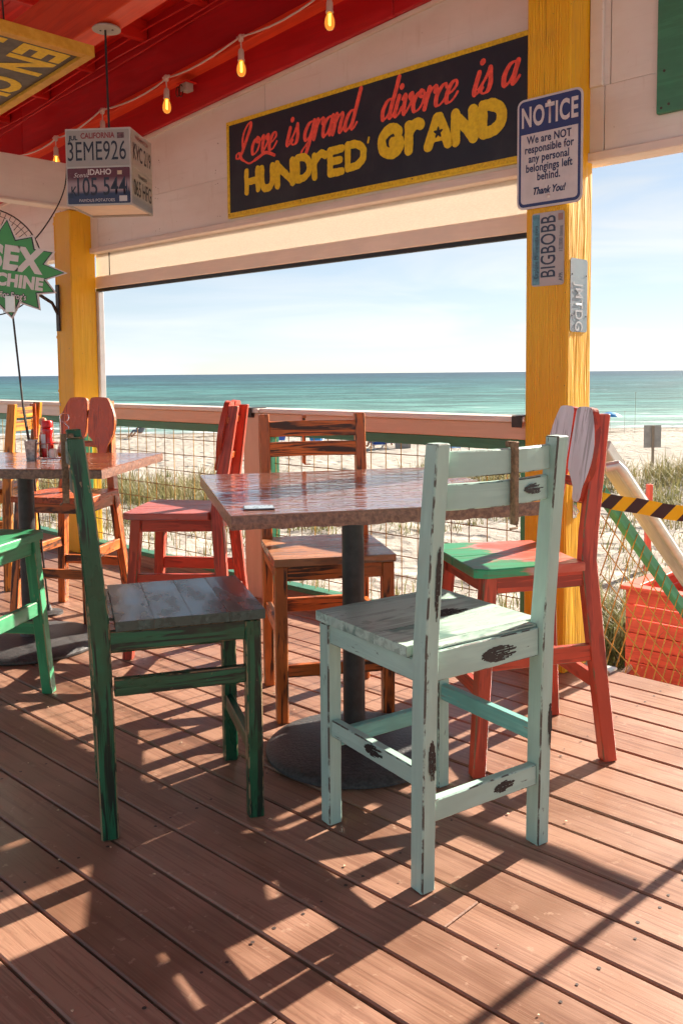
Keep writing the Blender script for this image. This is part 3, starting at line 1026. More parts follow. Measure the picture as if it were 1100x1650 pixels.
# ------------------------------------------------------------------ roller shade and its guide rails
def mat_shade():
    k = NT('shade_fabric')
    p = k.objc()
    n = k.noise(k.scale(p, (60, 60, 260)), 1.0, 3, .6)
    c = k.mix(k.ramp(n, .35, .65), (.74, .68, .60), (.80, .74, .66))
    k.set(Base_Color=c, Roughness=.7)
    tr = k.n('BsdfTranslucent')
    k.l(c, tr.inputs['Color'])
    mx = k.n('MixShader')
    mx.inputs[0].default_value = .45
    k.l(k.b.outputs[0], mx.inputs[1])
    k.l(tr.outputs[0], mx.inputs[2])
    k.l(mx.outputs[0], k.out.inputs['Surface'])
    return k.mat
sh = wallthing('roller_shade', 'partly lowered cream roller shade under the white header above the sea view', 'shade')
mb = MB(); mb.box((-5.778, 3.553, 1.985), (-2.066, 3.556, 2.185), .0005)
obj('fabric', mb, mat_shade(), sh)
mb = MB(); mb.box((-5.778, 3.538, 1.905), (-2.066, 3.574, 1.990), .006)
obj('bottom_bar', mb, paint('shade_bar_cream', (.88, .72, .58), dark=(.75, .58, .45), streak=.15, edge=0, var=.05, bump=.15), sh)
mb = MB(); mb.box((-5.778, 3.543, 1.882), (-2.066, 3.569, 1.9045), .002)
obj('rubber_lip', mb, MAT['black'], sh)
mb = MB(); mb.box((-5.600, 3.545, 1.99), (-5.597, 3.552, 2.15), .0005)
obj('seam', mb, MAT['darkmetal'], sh)
for un_, lab in ((-5.755, 'white aluminium shade guide rail beside the left yellow post'), (-2.1, 'slim aluminium shade guide rail hidden along the right yellow post')):
    o = wallthing('shade_guide_rail', lab, 'rail', un_ if un_ < -3 else -2.055, 0, 0, 'shade guide rails')
    s0 = 0.0
    mb = MB(); mb.box((-.02, 3.532, 1.0875), (.03 if un_ < -3 else -.0, 3.575, 1.881), .003)
    obj('channel', mb, flat('guide_white', (.68, .66, .64)), o)
    if un_ < -3:
        mb = MB(); mb.box((-.022, 3.524, 1.0875), (-.012, 3.5315, 1.881), .002)
        obj('groove', mb, MAT['darkmetal'], o)

# ------------------------------------------------------------------ stair opening: sloping rail, mesh, pipe, tape post, steps
sr = wallthing('stair_railing', 'sloping stair railing with green board, pale cap and diagonal yellow wire', 'railing', -1.72, 0, 0)
SL = -.77
def sz(n, off): return off + SL * (n - 3.41)
mb = MB(); mb.bar((-.04, 3.42, .975), (-.04, 5.9, .975 + SL * 2.48), .09, .048, (0, 0, 1), .004)
obj('cap_board', mb, paint('stair_cap_paint', (.62, .60, .55), dark=(.42, .40, .36), streak=.4, edge=0, var=.08), sr)
mb = MB(); mb.bar((-.06, 3.44, .800), (-.06, 5.9, .800 + SL * 2.46), .038, .052, (0, 0, 1), .004)
obj('upper_board', mb, MAT['stile_green'], sr)
mb = MB(); mb.bar((-.06, 3.44, -.02), (-.06, 5.0, -.02 + SL * 1.56), .038, .085, (0, 0, 1), .004)
obj('lower_board', mb, MAT['stile_green'], sr)
mb = MB(); mb.tube([(.0, 3.40, .885), (.035, 3.425, .895), (.045, 3.46, .866), (.045, 5.9, .866 + SL * 2.44)], .021, 14)
obj('pipe_handrail', mb, MAT['alu'], sr)
mb = MB()
for q in (3.62, 4.5, 5.4):
    mb = MB(); mb.bar((-.04, q, sz(q, .858)), (.045, q, sz(q, .858)), .02, .012)
    obj('rail_bracket', mb, MAT['alu'], sr)
mb = MB(); mb.loft([(-.075, 5.9, -.9, .09, .09), (-.075, 5.9, -.95 + .95, .09, .09)], .004)
obj('end_post', mb, MAT['stile_green'], sr)
mb = MB(); mb.box((-.10, 3.46, .001), (.0, 3.53, .012), .002)
obj('foot_plate', mb, MAT['alu'], sr)
# wires: one family parallel to the slope, one at right angles to it
dS = Vector((0, 1, SL)).normalized()
dP = Vector((0, SL, -1)).normalized()
for i in range(1, 9):
    c0 = Vector((-.035, 3.44, .80)) + dP * (i * .098)
    ln = 1.5
    n_start = c0.y
    s0 = max(0, (3.44 - n_start) / dS.y)
    wire_obj(POOL, 's', sr, c0 + dS * s0, c0 + dS * (s0 + 2.0), .0026, MAT['wire'])
for i in range(-6, 22):
    c0 = Vector((-.0395, 3.44, .815)) + dS * (.045 + i * .098)
    l1 = .90
    a, b = 0.0, l1
    if c0.y < 3.44:
        continue
    b = min(l1, (c0.y - 3.44) / -dP.y) if dP.y < 0 else l1
    if b > .05:
        wire_obj(POOL, 'p', sr, c0, c0 + dP * b, .003, MAT['wire'])
tp = wallthing('pipe_post', 'aluminium pipe post at the stair opening, just right of the picture', 'post', -.80, 3.44, 0)
mb = MB(); mb.tube([(0, 0, 0), (0, 0, 2.149)], .015, 12); mb.lathe([(.05, 0), (.05, .008), (.015, .009)], 16)
obj('pipe', mb, MAT['alu'], tp)
st = wallthing('stairs', 'brown timber stairs going down from the deck to the sand', 'stairs', -1.25, 3.53, 0)
for i in range(5):
    mb = MB(); mb.box((-.42, .02 + i * .235, -.185 - i * .18), (.42, .27 + i * .235, -.15 - i * .18), .004)
    obj('tread', mb, MAT['deck'], st)
for s_ in (-.44, .44):
    mb = MB(); mb.bar((s_, .0, -.26), (s_, 1.2, -1.18), .038, .2)
    obj('stringer', mb, MAT['deck'], st)
def mat_tape():
    k = NT('hazard_tape')
    sep = k.n('SeparateXYZ')
    k.l(k.attr(), sep.inputs[0])
    v = k.math('ADD', sep.outputs[2], k.math('MULTIPLY', sep.outputs[1], -.85))
    fr = k.math('FRACT', k.math('DIVIDE', v, .112))
    m = k.ramp(fr, .49, .51)
    c = k.mix(m, (.92, .68, .0), (.045, .024, .028))
    return k.set(Base_Color=c, Roughness=.35)
mb = MB()
pts0 = []
for i in range(21):
    t = i / 20
    u = -1.862 + t * (1.862 - .82)
    zc = .752 - .035 * t - .018 * 4 * t * (1 - t) + .002 * math.sin(t * 30)
    yy = 3.44 + .006 * math.sin(t * 9)
    pts0.append((u, yy, zc))
V, G = [], []
for (u, yy, zc) in pts0:
    V += [(u, yy, zc - .031), (u, yy + .004, zc + .031), (u, yy + .0012, zc - .031), (u, yy + .0052, zc + .031)]
    G += [(0, -.031, u), (0, .031, u), (0, -.031, u), (0, .031, u)]
F = []
for i in range(20):
    a = i * 4
    F += [[a, a + 4, a + 5, a + 1], [a + 2, a + 3, a + 7, a + 6]]
mb.add(V, F, G, 0, True)
tape = obj('caution_tape', mb, mat_tape())
tape.rotation_euler = (0, 0, ANG)
tag(tape, 'yellow and black striped caution tape strung across the stair opening', 'tape')
# ================================================================== FURNITURE
# ------------------------------------------------------------------ tables
def table(name, label, cx, cy, rot, wx, wy, zt, base_xy, base_r, mtop):
    t = thing(name, label, 'table', (base_xy[0], base_xy[1], 0), 0, 'pedestal tables on the deck')
    ox, oy = cx - base_xy[0], cy - base_xy[1]
    Mt = T(ox, oy, 0) @ Matrix.Rotation(rot, 4, 'Z')
    mb = MB(); mb.box((-wx / 2, -wy / 2, zt - .004), (wx / 2, wy / 2, zt), .003)
    obj('table_top', mb, mtop, t, M4=Mt)
    mb = MB()
    # ragged rolled edge under the top sheet
    e = .0
    rr, gg = [], []
    pts = []
    re_ = random.Random(5)
    for (a, b) in (((-wx / 2, -wy / 2), (wx / 2, -wy / 2)), ((wx / 2, -wy / 2), (wx / 2, wy / 2)), ((wx / 2, wy / 2), (-wx / 2, wy / 2)), ((-wx / 2, wy / 2), (-wx / 2, -wy / 2))):
        for i in range(40):
            f = i / 40
            pts.append((a[0] + (b[0] - a[0]) * f, a[1] + (b[1] - a[1]) * f))
    lo, mid, hi, inn = [], [], [], []
    for (x, y) in pts:
        j = re_.uniform(-.0022, .0022)
        hi.append((x * .9985, y * .9985, zt - .0042))
        mid.append((x * (1.0 + j * .4), y * (1.0 + j * .4), zt - .022))
        lo.append((x * .999, y * .999, zt - .041 + j))
        inn.append((x * .93, y * .93, zt - .040))
    mb.rings([inn, lo, mid, hi], [inn, lo, mid, hi], 0, False, True)
    obj('edge_band', mb, MAT['tedge'], t, M4=Mt)
    mb = MB(); mb.lathe([(.037, .02), (.037, zt - .055), (.05, zt - .05)], 28)
    obj('column', mb, MAT['pedestal'], t)
    mb = MB(); mb.box((-.2, -.03, zt - .055), (.2, .03, zt - .0415), .003); mb.box((-.03, -.2, zt - .0555), (.03, -.0305, zt - .042), .003); mb.box((-.03, .0305, zt - .0555), (.03, .2, zt - .042), .003)
    obj('top_bracket', mb, MAT['pedestal'], t)
    mb = MB()
    r_ = base_r
    mb.lathe([(r_ * .965, .001), (r_, .006), (r_ * 1.0, .016), (r_ * .965, .026), (r_ * .86, .034), (r_ * .6, .041), (r_ * .28, .047), (.05, .052), (.044, .062), (.0371, .066)], 56)
    obj('base_plate', mb, MAT['iron'], t)
    return t
tb1 = table('pedestal_table', 'square copper topped pedestal table in the middle between the aqua and green chairs', .03, 2.945, R(13.6), .91, 1.0, .905, (.035, 2.955), .30, MAT['table'])
tb2 = table('pedestal_table', 'copper topped pedestal table at the left edge holding the condiment caddy', -1.505, 4.17, R(-7.5), 1.12, .78, .888, (-1.49, 4.19), .325, MAT['table2'])

# ------------------------------------------------------------------ chairs with slatted backs
def paint_mark(parent, M4, w, h, seed, brush='h', name='paint_mark'):
    """one dry-brush stroke of black paint: a bundle of bristle lines of uneven length"""
    r_ = random.Random(seed)
    segs = []
    nl = max(6, int((h if brush == 'h' else w) / .0022))
    drift = r_.uniform(-.3, .3)
    for i in range(nl):
        f = (i + .5) / nl
        env = math.sqrt(max(.03, 1 - (2 * f - 1) ** 2))
        lng, crs = (w, h) if brush == 'h' else (h, w)
        c_ = (f - .5) * crs
        a = -lng / 2 * env * r_.uniform(.86, 1.0) + drift * c_
        b = lng / 2 * env * r_.uniform(.35, 1.0) + drift * c_
        ww = r_.uniform(.0011, .0019)
        if brush == 'h':
            segs.append(((a, c_), (b, c_ + r_.uniform(0, .004)), ww))
        else:
            segs.append(((c_, -a), (c_ + r_.uniform(-.001, .001), -b), ww))
    mb = field_mesh(name, segs, .0010, .0007, 200, seed=seed)
    return obj(name, mb, MAT['markblack'], parent, M4=M4)

def slat_chair(label, x, y, rot, mats, side_z=(.30, .30), front_z=.20, back_z=.20, back_slats=((1.03, 1.093), (.951, 1.014)), seat_boards=4, hook=None, group='chairs with slatted backs'):
    """local axes: +y is the way the sitter faces"""
    t = thing('slat_back_chair', label, 'chair', (x, y, 0), rot, group)
    mf, ms, mi = mats['frame'], mats['seat'], mats.get('inner', mats['frame'])
    W, Dp = .20, .205
    for sx in (-1, 1):
        mb = MB()
        mb.loft([(sx * W, -Dp, .001, .042, .048), (sx * W, -Dp - .006, .35, .042, .052), (sx * W, -Dp - .014, .62, .042, .053), (sx * W, -Dp - .038, .90, .042, .050), (sx * W, -Dp - .060, 1.115, .042, .045)], .004)
        obj('rear_leg', mb, mf, t)
        mb = MB()
        mb.loft([(sx * W, Dp, .001, .044, .044), (sx * W, Dp, .3, .045, .045), (sx * W, Dp - .002, .582, .045, .046)], .004)
        obj('front_leg', mb, mf, t)
        zs = side_z[0] if sx < 0 else side_z[1]
        mb = MB(); mb.bar((sx * W, -Dp + .022, zs), (sx * W, Dp - .023, zs), .026, .048)
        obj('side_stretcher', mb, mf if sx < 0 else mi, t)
        mb = MB(); mb.bar((sx * (W + .004), -Dp + .013, .556), (sx * (W + .004), Dp - .024, .556), .024, .056)
        obj('side_apron', mb, mf, t)
    mb = MB(); mb.bar((-W + .023, Dp - .004, front_z), (W - .023, Dp - .004, front_z), .026, .046)
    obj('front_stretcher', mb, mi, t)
    mb = MB(); mb.bar((-W + .0225, -Dp - .003, back_z), (W - .0225, -Dp - .003, back_z), .028, .056)
    obj('rear_stretcher', mb, mf, t)
    mb = MB(); mb.bar((-W + .023, Dp + .004, .556), (W - .023, Dp + .004, .556), .024, .056)
    obj('front_apron', mb, mf, t)
    mb = MB(); mb.bar((-W + .0225, -Dp - .008, .566), (W - .0225, -Dp - .008, .566), .028, .076)
    obj('rear_apron', mb, mf, t)
    # seat boards run from side to side
    y0, y1 = -.176, .238
    for i in range(seat_boards):
        a, b = y0 + (y1 - y0) * i / seat_boards, y0 + (y1 - y0) * (i + 1) / seat_boards
        mb = MB()
        mb.box((-.226, a + .0001, .5855), (.226, b - .0001, .613 + (.0004 if i % 2 else 0)), .0010)
        obj('seat_board', mb, ms, t)
    mb = MB(); mb.box((-.177, -.2195, .6045), (.177, -.1768, .6128), .003)
    obj('seat_board', mb, ms, t)
    for (z0, z1) in back_slats:
        zc = (z0 + z1) / 2
        yb = -Dp - .014 - .046 * (zc - .62) / .495
        mb = MB()
        # bowed slat, built as a strip of sections
        rr, gg = [], []
        n = 10
        for i in range(n + 1):
            f = i / n
            xx = -(W - .0217) + 2 * (W - .0217) * f
            yy = yb + .010 - .030 * 4 * f * (1 - f)
            sec = [(-.010, -(z1 - z0) / 2 + .003), (-.007, -(z1 - z0) / 2), (.007, -(z1 - z0) / 2), (.010, -(z1 - z0) / 2 + .003), (.010, (z1 - z0) / 2 - .003), (.007, (z1 - z0) / 2), (-.007, (z1 - z0) / 2), (-.010, (z1 - z0) / 2 - .003)]
            rr.append([(xx, yy + q[0], zc + q[1]) for q in sec])
            gg.append([(q[0], q[1], xx) for q in sec])
        mb.rings(rr, gg)
        mb.e = [0.0] * 8 + mb.e[8:-10] + [0.0] * 10
        obj('back_slat', mb, mf, t)
    if hook is not None:
        hx, hm = hook
        f = (hx + W) / (2 * W)
        yb = -Dp - .05 - .030 * 4 * f * (1 - f)
        mb = MB()
        mb.box((hx - .007, yb - .020, .905), (hx + .007, yb - .0005, 1.110), .002)
        mb.box((hx - .007, yb + .001, 1.096), (hx + .007, yb + .016, 1.1098), .002)
        mb.tube([(hx, yb - .018, .908), (hx - .005, yb - .026, .900), (hx - .03, yb - .026, .899)], .003, 6)
        obj('hook_strip', mb, hm, t)
    return t
def FM(x, y, z, rz=0.0, rx=0.0):
    return T(x, y, z) @ Matrix.Rotation(rz, 4, 'Z') @ Matrix.Rotation(rx, 4, 'X')
aq = slat_chair('pale aqua painted chair with black brush marks in the foreground, seen from behind', .243, 2.412, R(33.9),
                {'frame': MAT['aqua'], 'seat': MAT['aqua_seat'], 'inner': MAT['aqua_in']}, (.285, .305), .245, .200, seat_boards=3, hook=(.018, MAT['rust']))
# marks: back faces look toward -y, left faces toward -x
paint_mark(aq, FM(.035, -.2275, .560), .125, .040, 21)
paint_mark(aq, FM(.060, -.2225, .200), .075, .026, 22)
paint_mark(aq, FM(-.196, -.2384, .335), .022, .115, 23, 'v')
paint_mark(aq, FM(.212, -.2384, .335), .012, .135, 24, 'v')
paint_mark(aq, FM(-.196, -.2600, .775, 0, .0855) , .014, .20, 25, 'v')
paint_mark(aq, FM(-.2138, -.02, .290, R(-90)), .085, .030, 26)
paint_mark(aq, FM(.06, .00, .6142, 0, R(-90)), .15, .055, 27)
paint_mark(aq, FM(.105, -.2800, .985), .075, .024, 28)
gr = slat_chair('dark green chair with black streaks in the left foreground, side on', -.515, 2.645, R(-72.6),
                {'frame': MAT['green'], 'seat': MAT['green_seat']}, (.425, .425), .205, .30, seat_boards=4, hook=(-.06, MAT['rust']))
og = slat_chair('burnt orange chair with black streaks behind the middle table, back to the railing', -.07, 3.446, R(-168.7),
                {'frame': MAT['orange'], 'seat': paint('worn_orange_seat', (.50, .205, .095), under=(.45, .25, .10), dark=(.16, .09, .07), streak=.8, edge=.5, rough=.24, bump=.35, var=.25)}, (.33, .33), .19, .33, back_slats=((1.022, 1.086), (.940, 1.0)), seat_boards=4, hook=(.03, MAT['orange']))
ye = slat_chair('amber stained chair at the far left edge beyond the left table', -2.19, 5.47, R(88),
                {'frame': MAT['amber'], 'seat': MAT['amber']}, (.33, .33), .19, .33, seat_boards=4, hook=(.07, MAT['redbrown']))

# ------------------------------------------------------------------ chairs with oar-blade backs
def blade_outline(sgn):
    P = [(.007, -.040), (.012, -.010), (.030, .0), (.095, .0), (.118, -.012), (.146, -.065), (.164, -.125), (.162, -.180), (.148, -.225), (.130, -.265), (.120, -.312), (.076, -.312), (.064, -.270), (.028, -.228), (.007, -.195)]
    P = [tuple(p) for p in smooth(P, 3, True)[:-1]]
    if sgn < 0:
        P = [(-a, b) for a, b in P][::-1]
    return P[::-1] if False else P
def oar_chair(label, x, y, rot, mats, group='chairs with oar blade backs', side_z=.36, lean=.0):
    t = thing('oar_back_chair', label, 'chair', (x, y, 0), rot, group)
    mf, ms, mbk = mats['frame'], mats['seat'], mats['blade']
    for sx in (-1, 1):
        mb = MB()
        mb.loft([(sx * .205, -.236, .001, .042, .050), (sx * .178, -.207, .33, .042, .052), (sx * .150, -.182, .66, .040, .056), (sx * .138, -.194, .76, .038, .056), (sx * .105, -.254, 1.138, .036, .048)], .004)
        obj('rear_leg', mb, mf, t)
        mb = MB()
        mb.loft([(sx * .213, .225, .001, .044, .044), (sx * .197, .200, .33, .046, .046), (sx * .183, .178, .635, .048, .048)], .004)
        obj('front_leg', mb, mf, t)
        wz = .2 - .013 * side_z / .33
        mb = MB(); mb.bar((sx * .176, -.182, side_z), (sx * .1955, .178, side_z), .024, .056)
        obj('side_stretcher', mb, mf, t)
        mb = MB(); mb.bar((sx * .155, -.158, .606), (sx * .184, .155, .606), .026, .056)
        obj('side_apron', mb, mf, t)
    mb = MB(); mb.bar((-.178, .208, .27), (.178, .208, .27), .024, .048)
    obj('front_stretcher', mb, mf, t)
    mb = MB(); mb.bar((-.165, -.212, .255), (.165, -.212, .255), .024, .048)
    obj('rear_stretcher', mb, mf, t)
    mb = MB(); mb.bar((-.16, .180, .606), (.16, .180, .606), .026, .056)
    obj('front_apron', mb, mf, t)
    mb = MB(); mb.bar((-.132, -.180, .606), (.132, -.180, .606), .026, .056)
    obj('rear_apron', mb, mf, t)
    # two seat boards with a wavy gap between them
    ya, yb = -.150, .235
    wave = []
    for i in range(13):
        f = i / 12
        yy = ya + (yb - ya) * f
        wave.append((.012 * math.sin((f - .1) * 5.2) * (1 - .35 * f) + (.016 if f < .45 else .0) * math.cos(f * 3.4), yy))
    for sgn in (-1, 1):
        gap = .0022
        edge = [(w + sgn * gap, yy) for w, yy in wave]
        out = [(sgn * .200, ya), (sgn * .225, yb - .04), (sgn * .205, yb)]
        poly = edge + out[::-1] if sgn > 0 else edge[::-1] + out
        # counter-clockwise seen from above
        area = sum(poly[i][0] * poly[(i + 1) % len(poly)][1] - poly[(i + 1) % len(poly)][0] * poly[i][1] for i in range(len(poly)))
        if area < 0: poly = poly[::-1]
        mb = MB()
        # gc: grain along y
        n = len(poly)
        zt, zb = .665, .636
        cxm, cym = sum(p[0] for p in poly) / n, sum(p[1] for p in poly) / n
        ring = lambda z, s: [(cxm + (p[0] - cxm) * s, cym + (p[1] - cym) * s, z) for p in poly]
        rg = [ring(zb, .995), ring(zb + .003, 1.0), ring(zt - .004, 1.0), ring(zt, .985)]
        mb.rings(rg, [[(p[0], p[2], p[1]) for p in r] for r in rg])
        obj('seat_board', mb, ms, t)
    # blades lean with the rear legs and sit on their front side
    ang = math.atan2(.054, .335)
    for sgn in (-1, 1):
        O = blade_outline(sgn)
        ar = sum(O[i][0] * O[(i + 1) % len(O)][1] - O[(i + 1) % len(O)][0] * O[i][1] for i in range(len(O)))
        if ar > 0: O = O[::-1]      # front looks toward +y
        ca, sa = math.cos(ang), math.sin(ang)
        def fn(a, b, c, sgn=sgn):
            zz = b
            yl = -c
            return (a, -.216 + yl * ca - zz * sa, 1.160 + zz * ca + yl * sa)
        mb = MB()
        mb.slab(O, .024, fn, 0, 1)
        obj('back_blade', mb, [mats.get('blade_edge', mf), mbk], t)
    for zc in (1.075, .905):
        yb_ = -.182 - .070 * (zc - .66) / .475 - .0
        mb = MB(); mb.bar((-.135, yb_ + .014, zc), (.135, yb_ + .014, zc), .020, .032, (0, -.15, 1))
        obj('back_batten', mb, mats.get('batten', mf), t)
    return t
red_r = oar_chair('red chair with faded white oar blade back and green seat corner, right of the table', .592, 3.01, R(103),
                  {'frame': MAT['red'], 'seat': MAT['red_seat'], 'blade': MAT['pale']})
red_l = oar_chair('red chair with oar blade back standing side on left of the peach railing post', -.725, 4.145, R(84),
                  {'frame': MAT['red'], 'seat': MAT['red_seat2'], 'blade': MAT['redbrown'], 'batten': MAT['redbrown']})
org_b = oar_chair('red brown chair with two broad oar blades behind the left table', -1.44, 4.72, R(166.7),
                  {'frame': MAT['orange'], 'seat': MAT['redbrown'], 'blade': MAT['redbrown']})
grn_b = oar_chair('mid green chair cut off by the left edge, in front of the left table', -1.435, 3.345, R(-8),
                  {'frame': MAT['midgreen'], 'seat': MAT['midgreen'], 'blade': MAT['midgreen']})

# ------------------------------------------------------------------ things on the tables
mk = MB()
mk.box((-.043, -.034, .0005), (.043, .034, .0035), .001)
o = obj('matchbook', mk, flat('card_navy', (.10, .11, .13), .35), None, (-.232, 2.475, .906), R(9))
tag(o, 'small dark printed card lying on the near left corner of the middle table', 'card')
mb = MB(); mb.box((-.040, -.031, .0038), (.040, .031, .0044), .0001)
obj('printed_face', mb, flat('card_pale_blue', (.30, .38, .44), .3, .35, 90), o)

cz = .8885
cad = thing('condiment_caddy', 'wire condiment caddy with a loop handle on the left table', 'caddy', (-1.345, 4.21, cz), R(10))
def wire_loop(pts, r=.0022, closed=True):
    mb = MB(); mb.tube(pts, r, 6, closed=closed); return mb
def rrect(w, d, z, r=.012):
    P = []
    for (cx_, cy_, a0) in ((w / 2 - r, d / 2 - r, 0), (-w / 2 + r, d / 2 - r, 90), (-w / 2 + r, -d / 2 + r, 180), (w / 2 - r, -d / 2 + r, 270)):
        for q in range(4):
            a = R(a0 + q * 30)
            P.append((cx_ + r * math.cos(a), cy_ + r * math.sin(a), z))
    return P
for z in (.006, .075):
    obj('basket_ring', wire_loop(rrect(.172, .10, z), .0026), MAT['chrome'], cad)
for i in range(5):
    x = -.07 + i * .035
    for sy in (-1, 1):
        mb = MB(); mb.tube([(x, sy * .05, .005), (x, sy * .05, .076)], .0018, 5)
        obj('basket_wire', mb, MAT['chrome'], cad)
for x in (-.06, -.03, 0, .03, .06):
    mb = MB(); mb.tube([(x, -.05, .0045), (x, .05, .0045)], .0018, 5)
    obj('floor_wire', mb, MAT['chrome'], cad)
hp = [(.022, 0, .005), (.022, 0, .15)]
for q in range(17):
    a = R(-70 + 320 * (q / 16) + 0)
    hp.append((.040 + .021 * math.cos(R(200 - q * 20)), 0, .195 + .021 * math.sin(R(200 - q * 20))))
hp += [(.058, 0, .15), (.058, 0, .005)]
obj('loop_handle', wire_loop(hp, .0026, False), MAT['chrome'], cad)
mb = MB(); mb.lathe([(.0, 0), (.016, 0), (.018, .006), (.016, .012), (.0, .013)], 16)
def on_caddy(x, y, z=0.0):
    a = R(10)
    return (-1.345 + x * math.cos(a) - y * math.sin(a), 4.21 + x * math.sin(a) + y * math.cos(a), cz + z)
ke = thing('ketchup_bottle', 'red ketchup bottle with silver label standing in the caddy', 'bottle', on_caddy(-.040, .002, .008), R(20))
mb = MB(); mb.lathe([(.0, 0), (.024, .0), (.028, .006), (.028, .05), (.022, .085), (.021, .10), (.026, .125), (.025, .135), (.018, .142)], 22)
obj('bottle_body', mb, plain('ketchup_plastic', (.55, .008, .008), .25, 0, .08, 20, 0, .5), ke)
mb = MB(); mb.lathe([(.019, .1425), (.0255, .144), (.0255, .168), (.022, .173), (.0, .174)], 22)
obj('bottle_cap', mb, plain('ketchup_cap', (.62, .01, .008), .3), ke)
mb = MB()
rr = []
for z in (.045, .11):
    rr.append([(.0288 * math.cos(a), .0288 * math.sin(a), z) for a in np.linspace(R(190), R(250), 6)])
V = [p for r in rr for p in r]
mb.add(V, [[i, i + 1, i + 7, i + 6] for i in range(5)], None, 0, True)
obj('label_strip', mb, flat('label_silver', (.6, .62, .66), .3), ke)
mu = thing('mustard_bottle', 'yellow mustard bottle leaning in the caddy', 'bottle', on_caddy(.018, .020, .012), R(-15))
mu.rotation_euler = (R(4), R(24), R(-12))
mb = MB()
rr = []
for (w_, d_, z_) in ((.040, .030, 0), (.052, .036, .008), (.052, .036, .075), (.040, .030, .095), (.022, .022, .102)):
    rr.append([(w_ / 2 * math.copysign(abs(math.cos(a)) ** .6, math.cos(a)), d_ / 2 * math.copysign(abs(math.sin(a)) ** .6, math.sin(a)), z_) for a in np.linspace(0, 2 * math.pi, 20, endpoint=False)])
mb.rings(rr, rr, 0, True)
obj('bottle_body', mb, plain('mustard_plastic', (.80, .36, .01), .35, 0, .06), mu)
mb = MB(); mb.lathe([(.011, .1025), (.011, .12), (.004, .135), (.0, .136)], 14)
obj('nozzle', mb, plain('mustard_cap', (.82, .32, .01), .35), mu)
mb = MB(); mb.box((-.02, -.0195, .018), (.02, -.0185, .066), .0002)
obj('label_patch', mb, flat('label_pale', (.66, .60, .55), .4, .5, 160), mu)
hs = thing('hot_sauce_bottle', 'slim hot sauce bottle with a wooden cap behind the ketchup', 'bottle', on_caddy(-.062, .03, .008))
mb = MB(); mb.lathe([(0, 0), (.019, 0), (.021, .005), (.021, .10), (.012, .125), (.011, .15)], 18)
obj('bottle_body', mb, plain('hot_sauce', (.60, .12, .02), .2, 0, .1, 20, 0, .5), hs)
mb = MB(); mb.lathe([(.012, .1505), (.0165, .154), (.018, .168), (.014, .184), (.0, .188)], 16)
obj('bottle_cap', mb, plain('wooden_cap', (.50, .27, .13), .5), hs)
tin = thing('galvanised_tin', 'small square galvanised tin at the left end of the caddy', 'tin', on_caddy(-.114, .0, .0), R(10))
mb = MB()
V = []
for z, s in ((0.0, .018), (.09, .024)):
    V += [(s * a, s * 1.8 * b, z) for a, b in ((-1, -1), (1, -1), (1, 1), (-1, 1))]
for z, s in ((.09, .0225), (.003, .0165)):
    V += [(s * a, s * 1.8 * b, z) for a, b in ((-1, -1), (1, -1), (1, 1), (-1, 1))]
F = [[3, 2, 1, 0]]
for r0 in (0, 4, 8):
    for i in range(4):
        j = (i + 1) % 4
        F.append([r0 + i, r0 + j, r0 + 4 + j, r0 + 4 + i])
F.append([12, 13, 14, 15])
mb.add(V, F)
obj('tin_box', mb, plain('galvanised', (.5, .5, .49), .45, .7, .35, 70, .2), tin)
for (x_, y_, s_, lab) in ((-.012, -.03, 1.0, 'white round salt shaker at the front of the caddy'), (.05, -.032, .8, 'small white sauce cup in the right half of the caddy')):
    sp = thing('salt_shaker' if s_ == 1.0 else 'sauce_cup', lab, 'shaker' if s_ == 1.0 else 'cup', on_caddy(x_, y_, .007))
    mb = MB(); mb.lathe([(0, 0), (.018 * s_, 0), (.022 * s_, .012), (.022 * s_, .030), (.017 * s_, .042), (.0, .045)] if s_ == 1.0 else [(0, 0), (.014, 0), (.021, .034), (.0225, .036), (.020, .034), (.013, .003), (0, .003)], 20)
    obj('body', mb, flat('salt_white' if s_ == 1.0 else 'cup_white', (.78, .74, .70), .3), sp)
# ================================================================== SIGNS
def WF(u, n, z, rx=0.0):
    return T(u, n, z) @ Matrix.Rotation(rx, 4, 'X')
def rrect2(w, h, r, k=5):
    P = []
    for (cx_, cy_, a0) in ((w / 2 - r, h / 2 - r, 0), (-w / 2 + r, h / 2 - r, 90), (-w / 2 + r, -h / 2 + r, 180), (w / 2 - r, -h / 2 + r, 270)):
        for q in range(k + 1):
            a = R(a0 + q * 90 / k)
            P.append((cx_ + r * math.cos(a), cy_ + r * math.sin(a)))
    return P
def plate_mb(w, h, r, t, cx=0.0, cz_=0.0, y=0.0):
    """upright rounded plate facing -y, front at y"""
    mb = MB()
    mb.slab([(a + cx, b + cz_) for a, b in rrect2(w, h, r)], t, lambda a, b, c: (a, y + c, b))
    return mb
c_red = flat('sign_red', (.93, .105, .065), .5, .22, 38)
def grunge(name, col, col2, sc=45):
    k = NT(name)
    n = k.noise(k.objc(), sc, 4, .7)
    n2 = k.noise(k.objc(), sc * .2, 3, .6)
    c = k.mix(k.ramp(n, .40, .62), col, col2)
    c = k.mix(k.ramp(n2, .5, .75, 0, .4), c, tuple(x * .72 for x in col))
    return k.set(Base_Color=c, Roughness=.55)
c_yel = grunge('sign_yellow', (.86, .63, .02), (.74, .52, .018))
c_frame = grunge('sign_frame_yellow', (.82, .58, .02), (.60, .40, .015), 70)
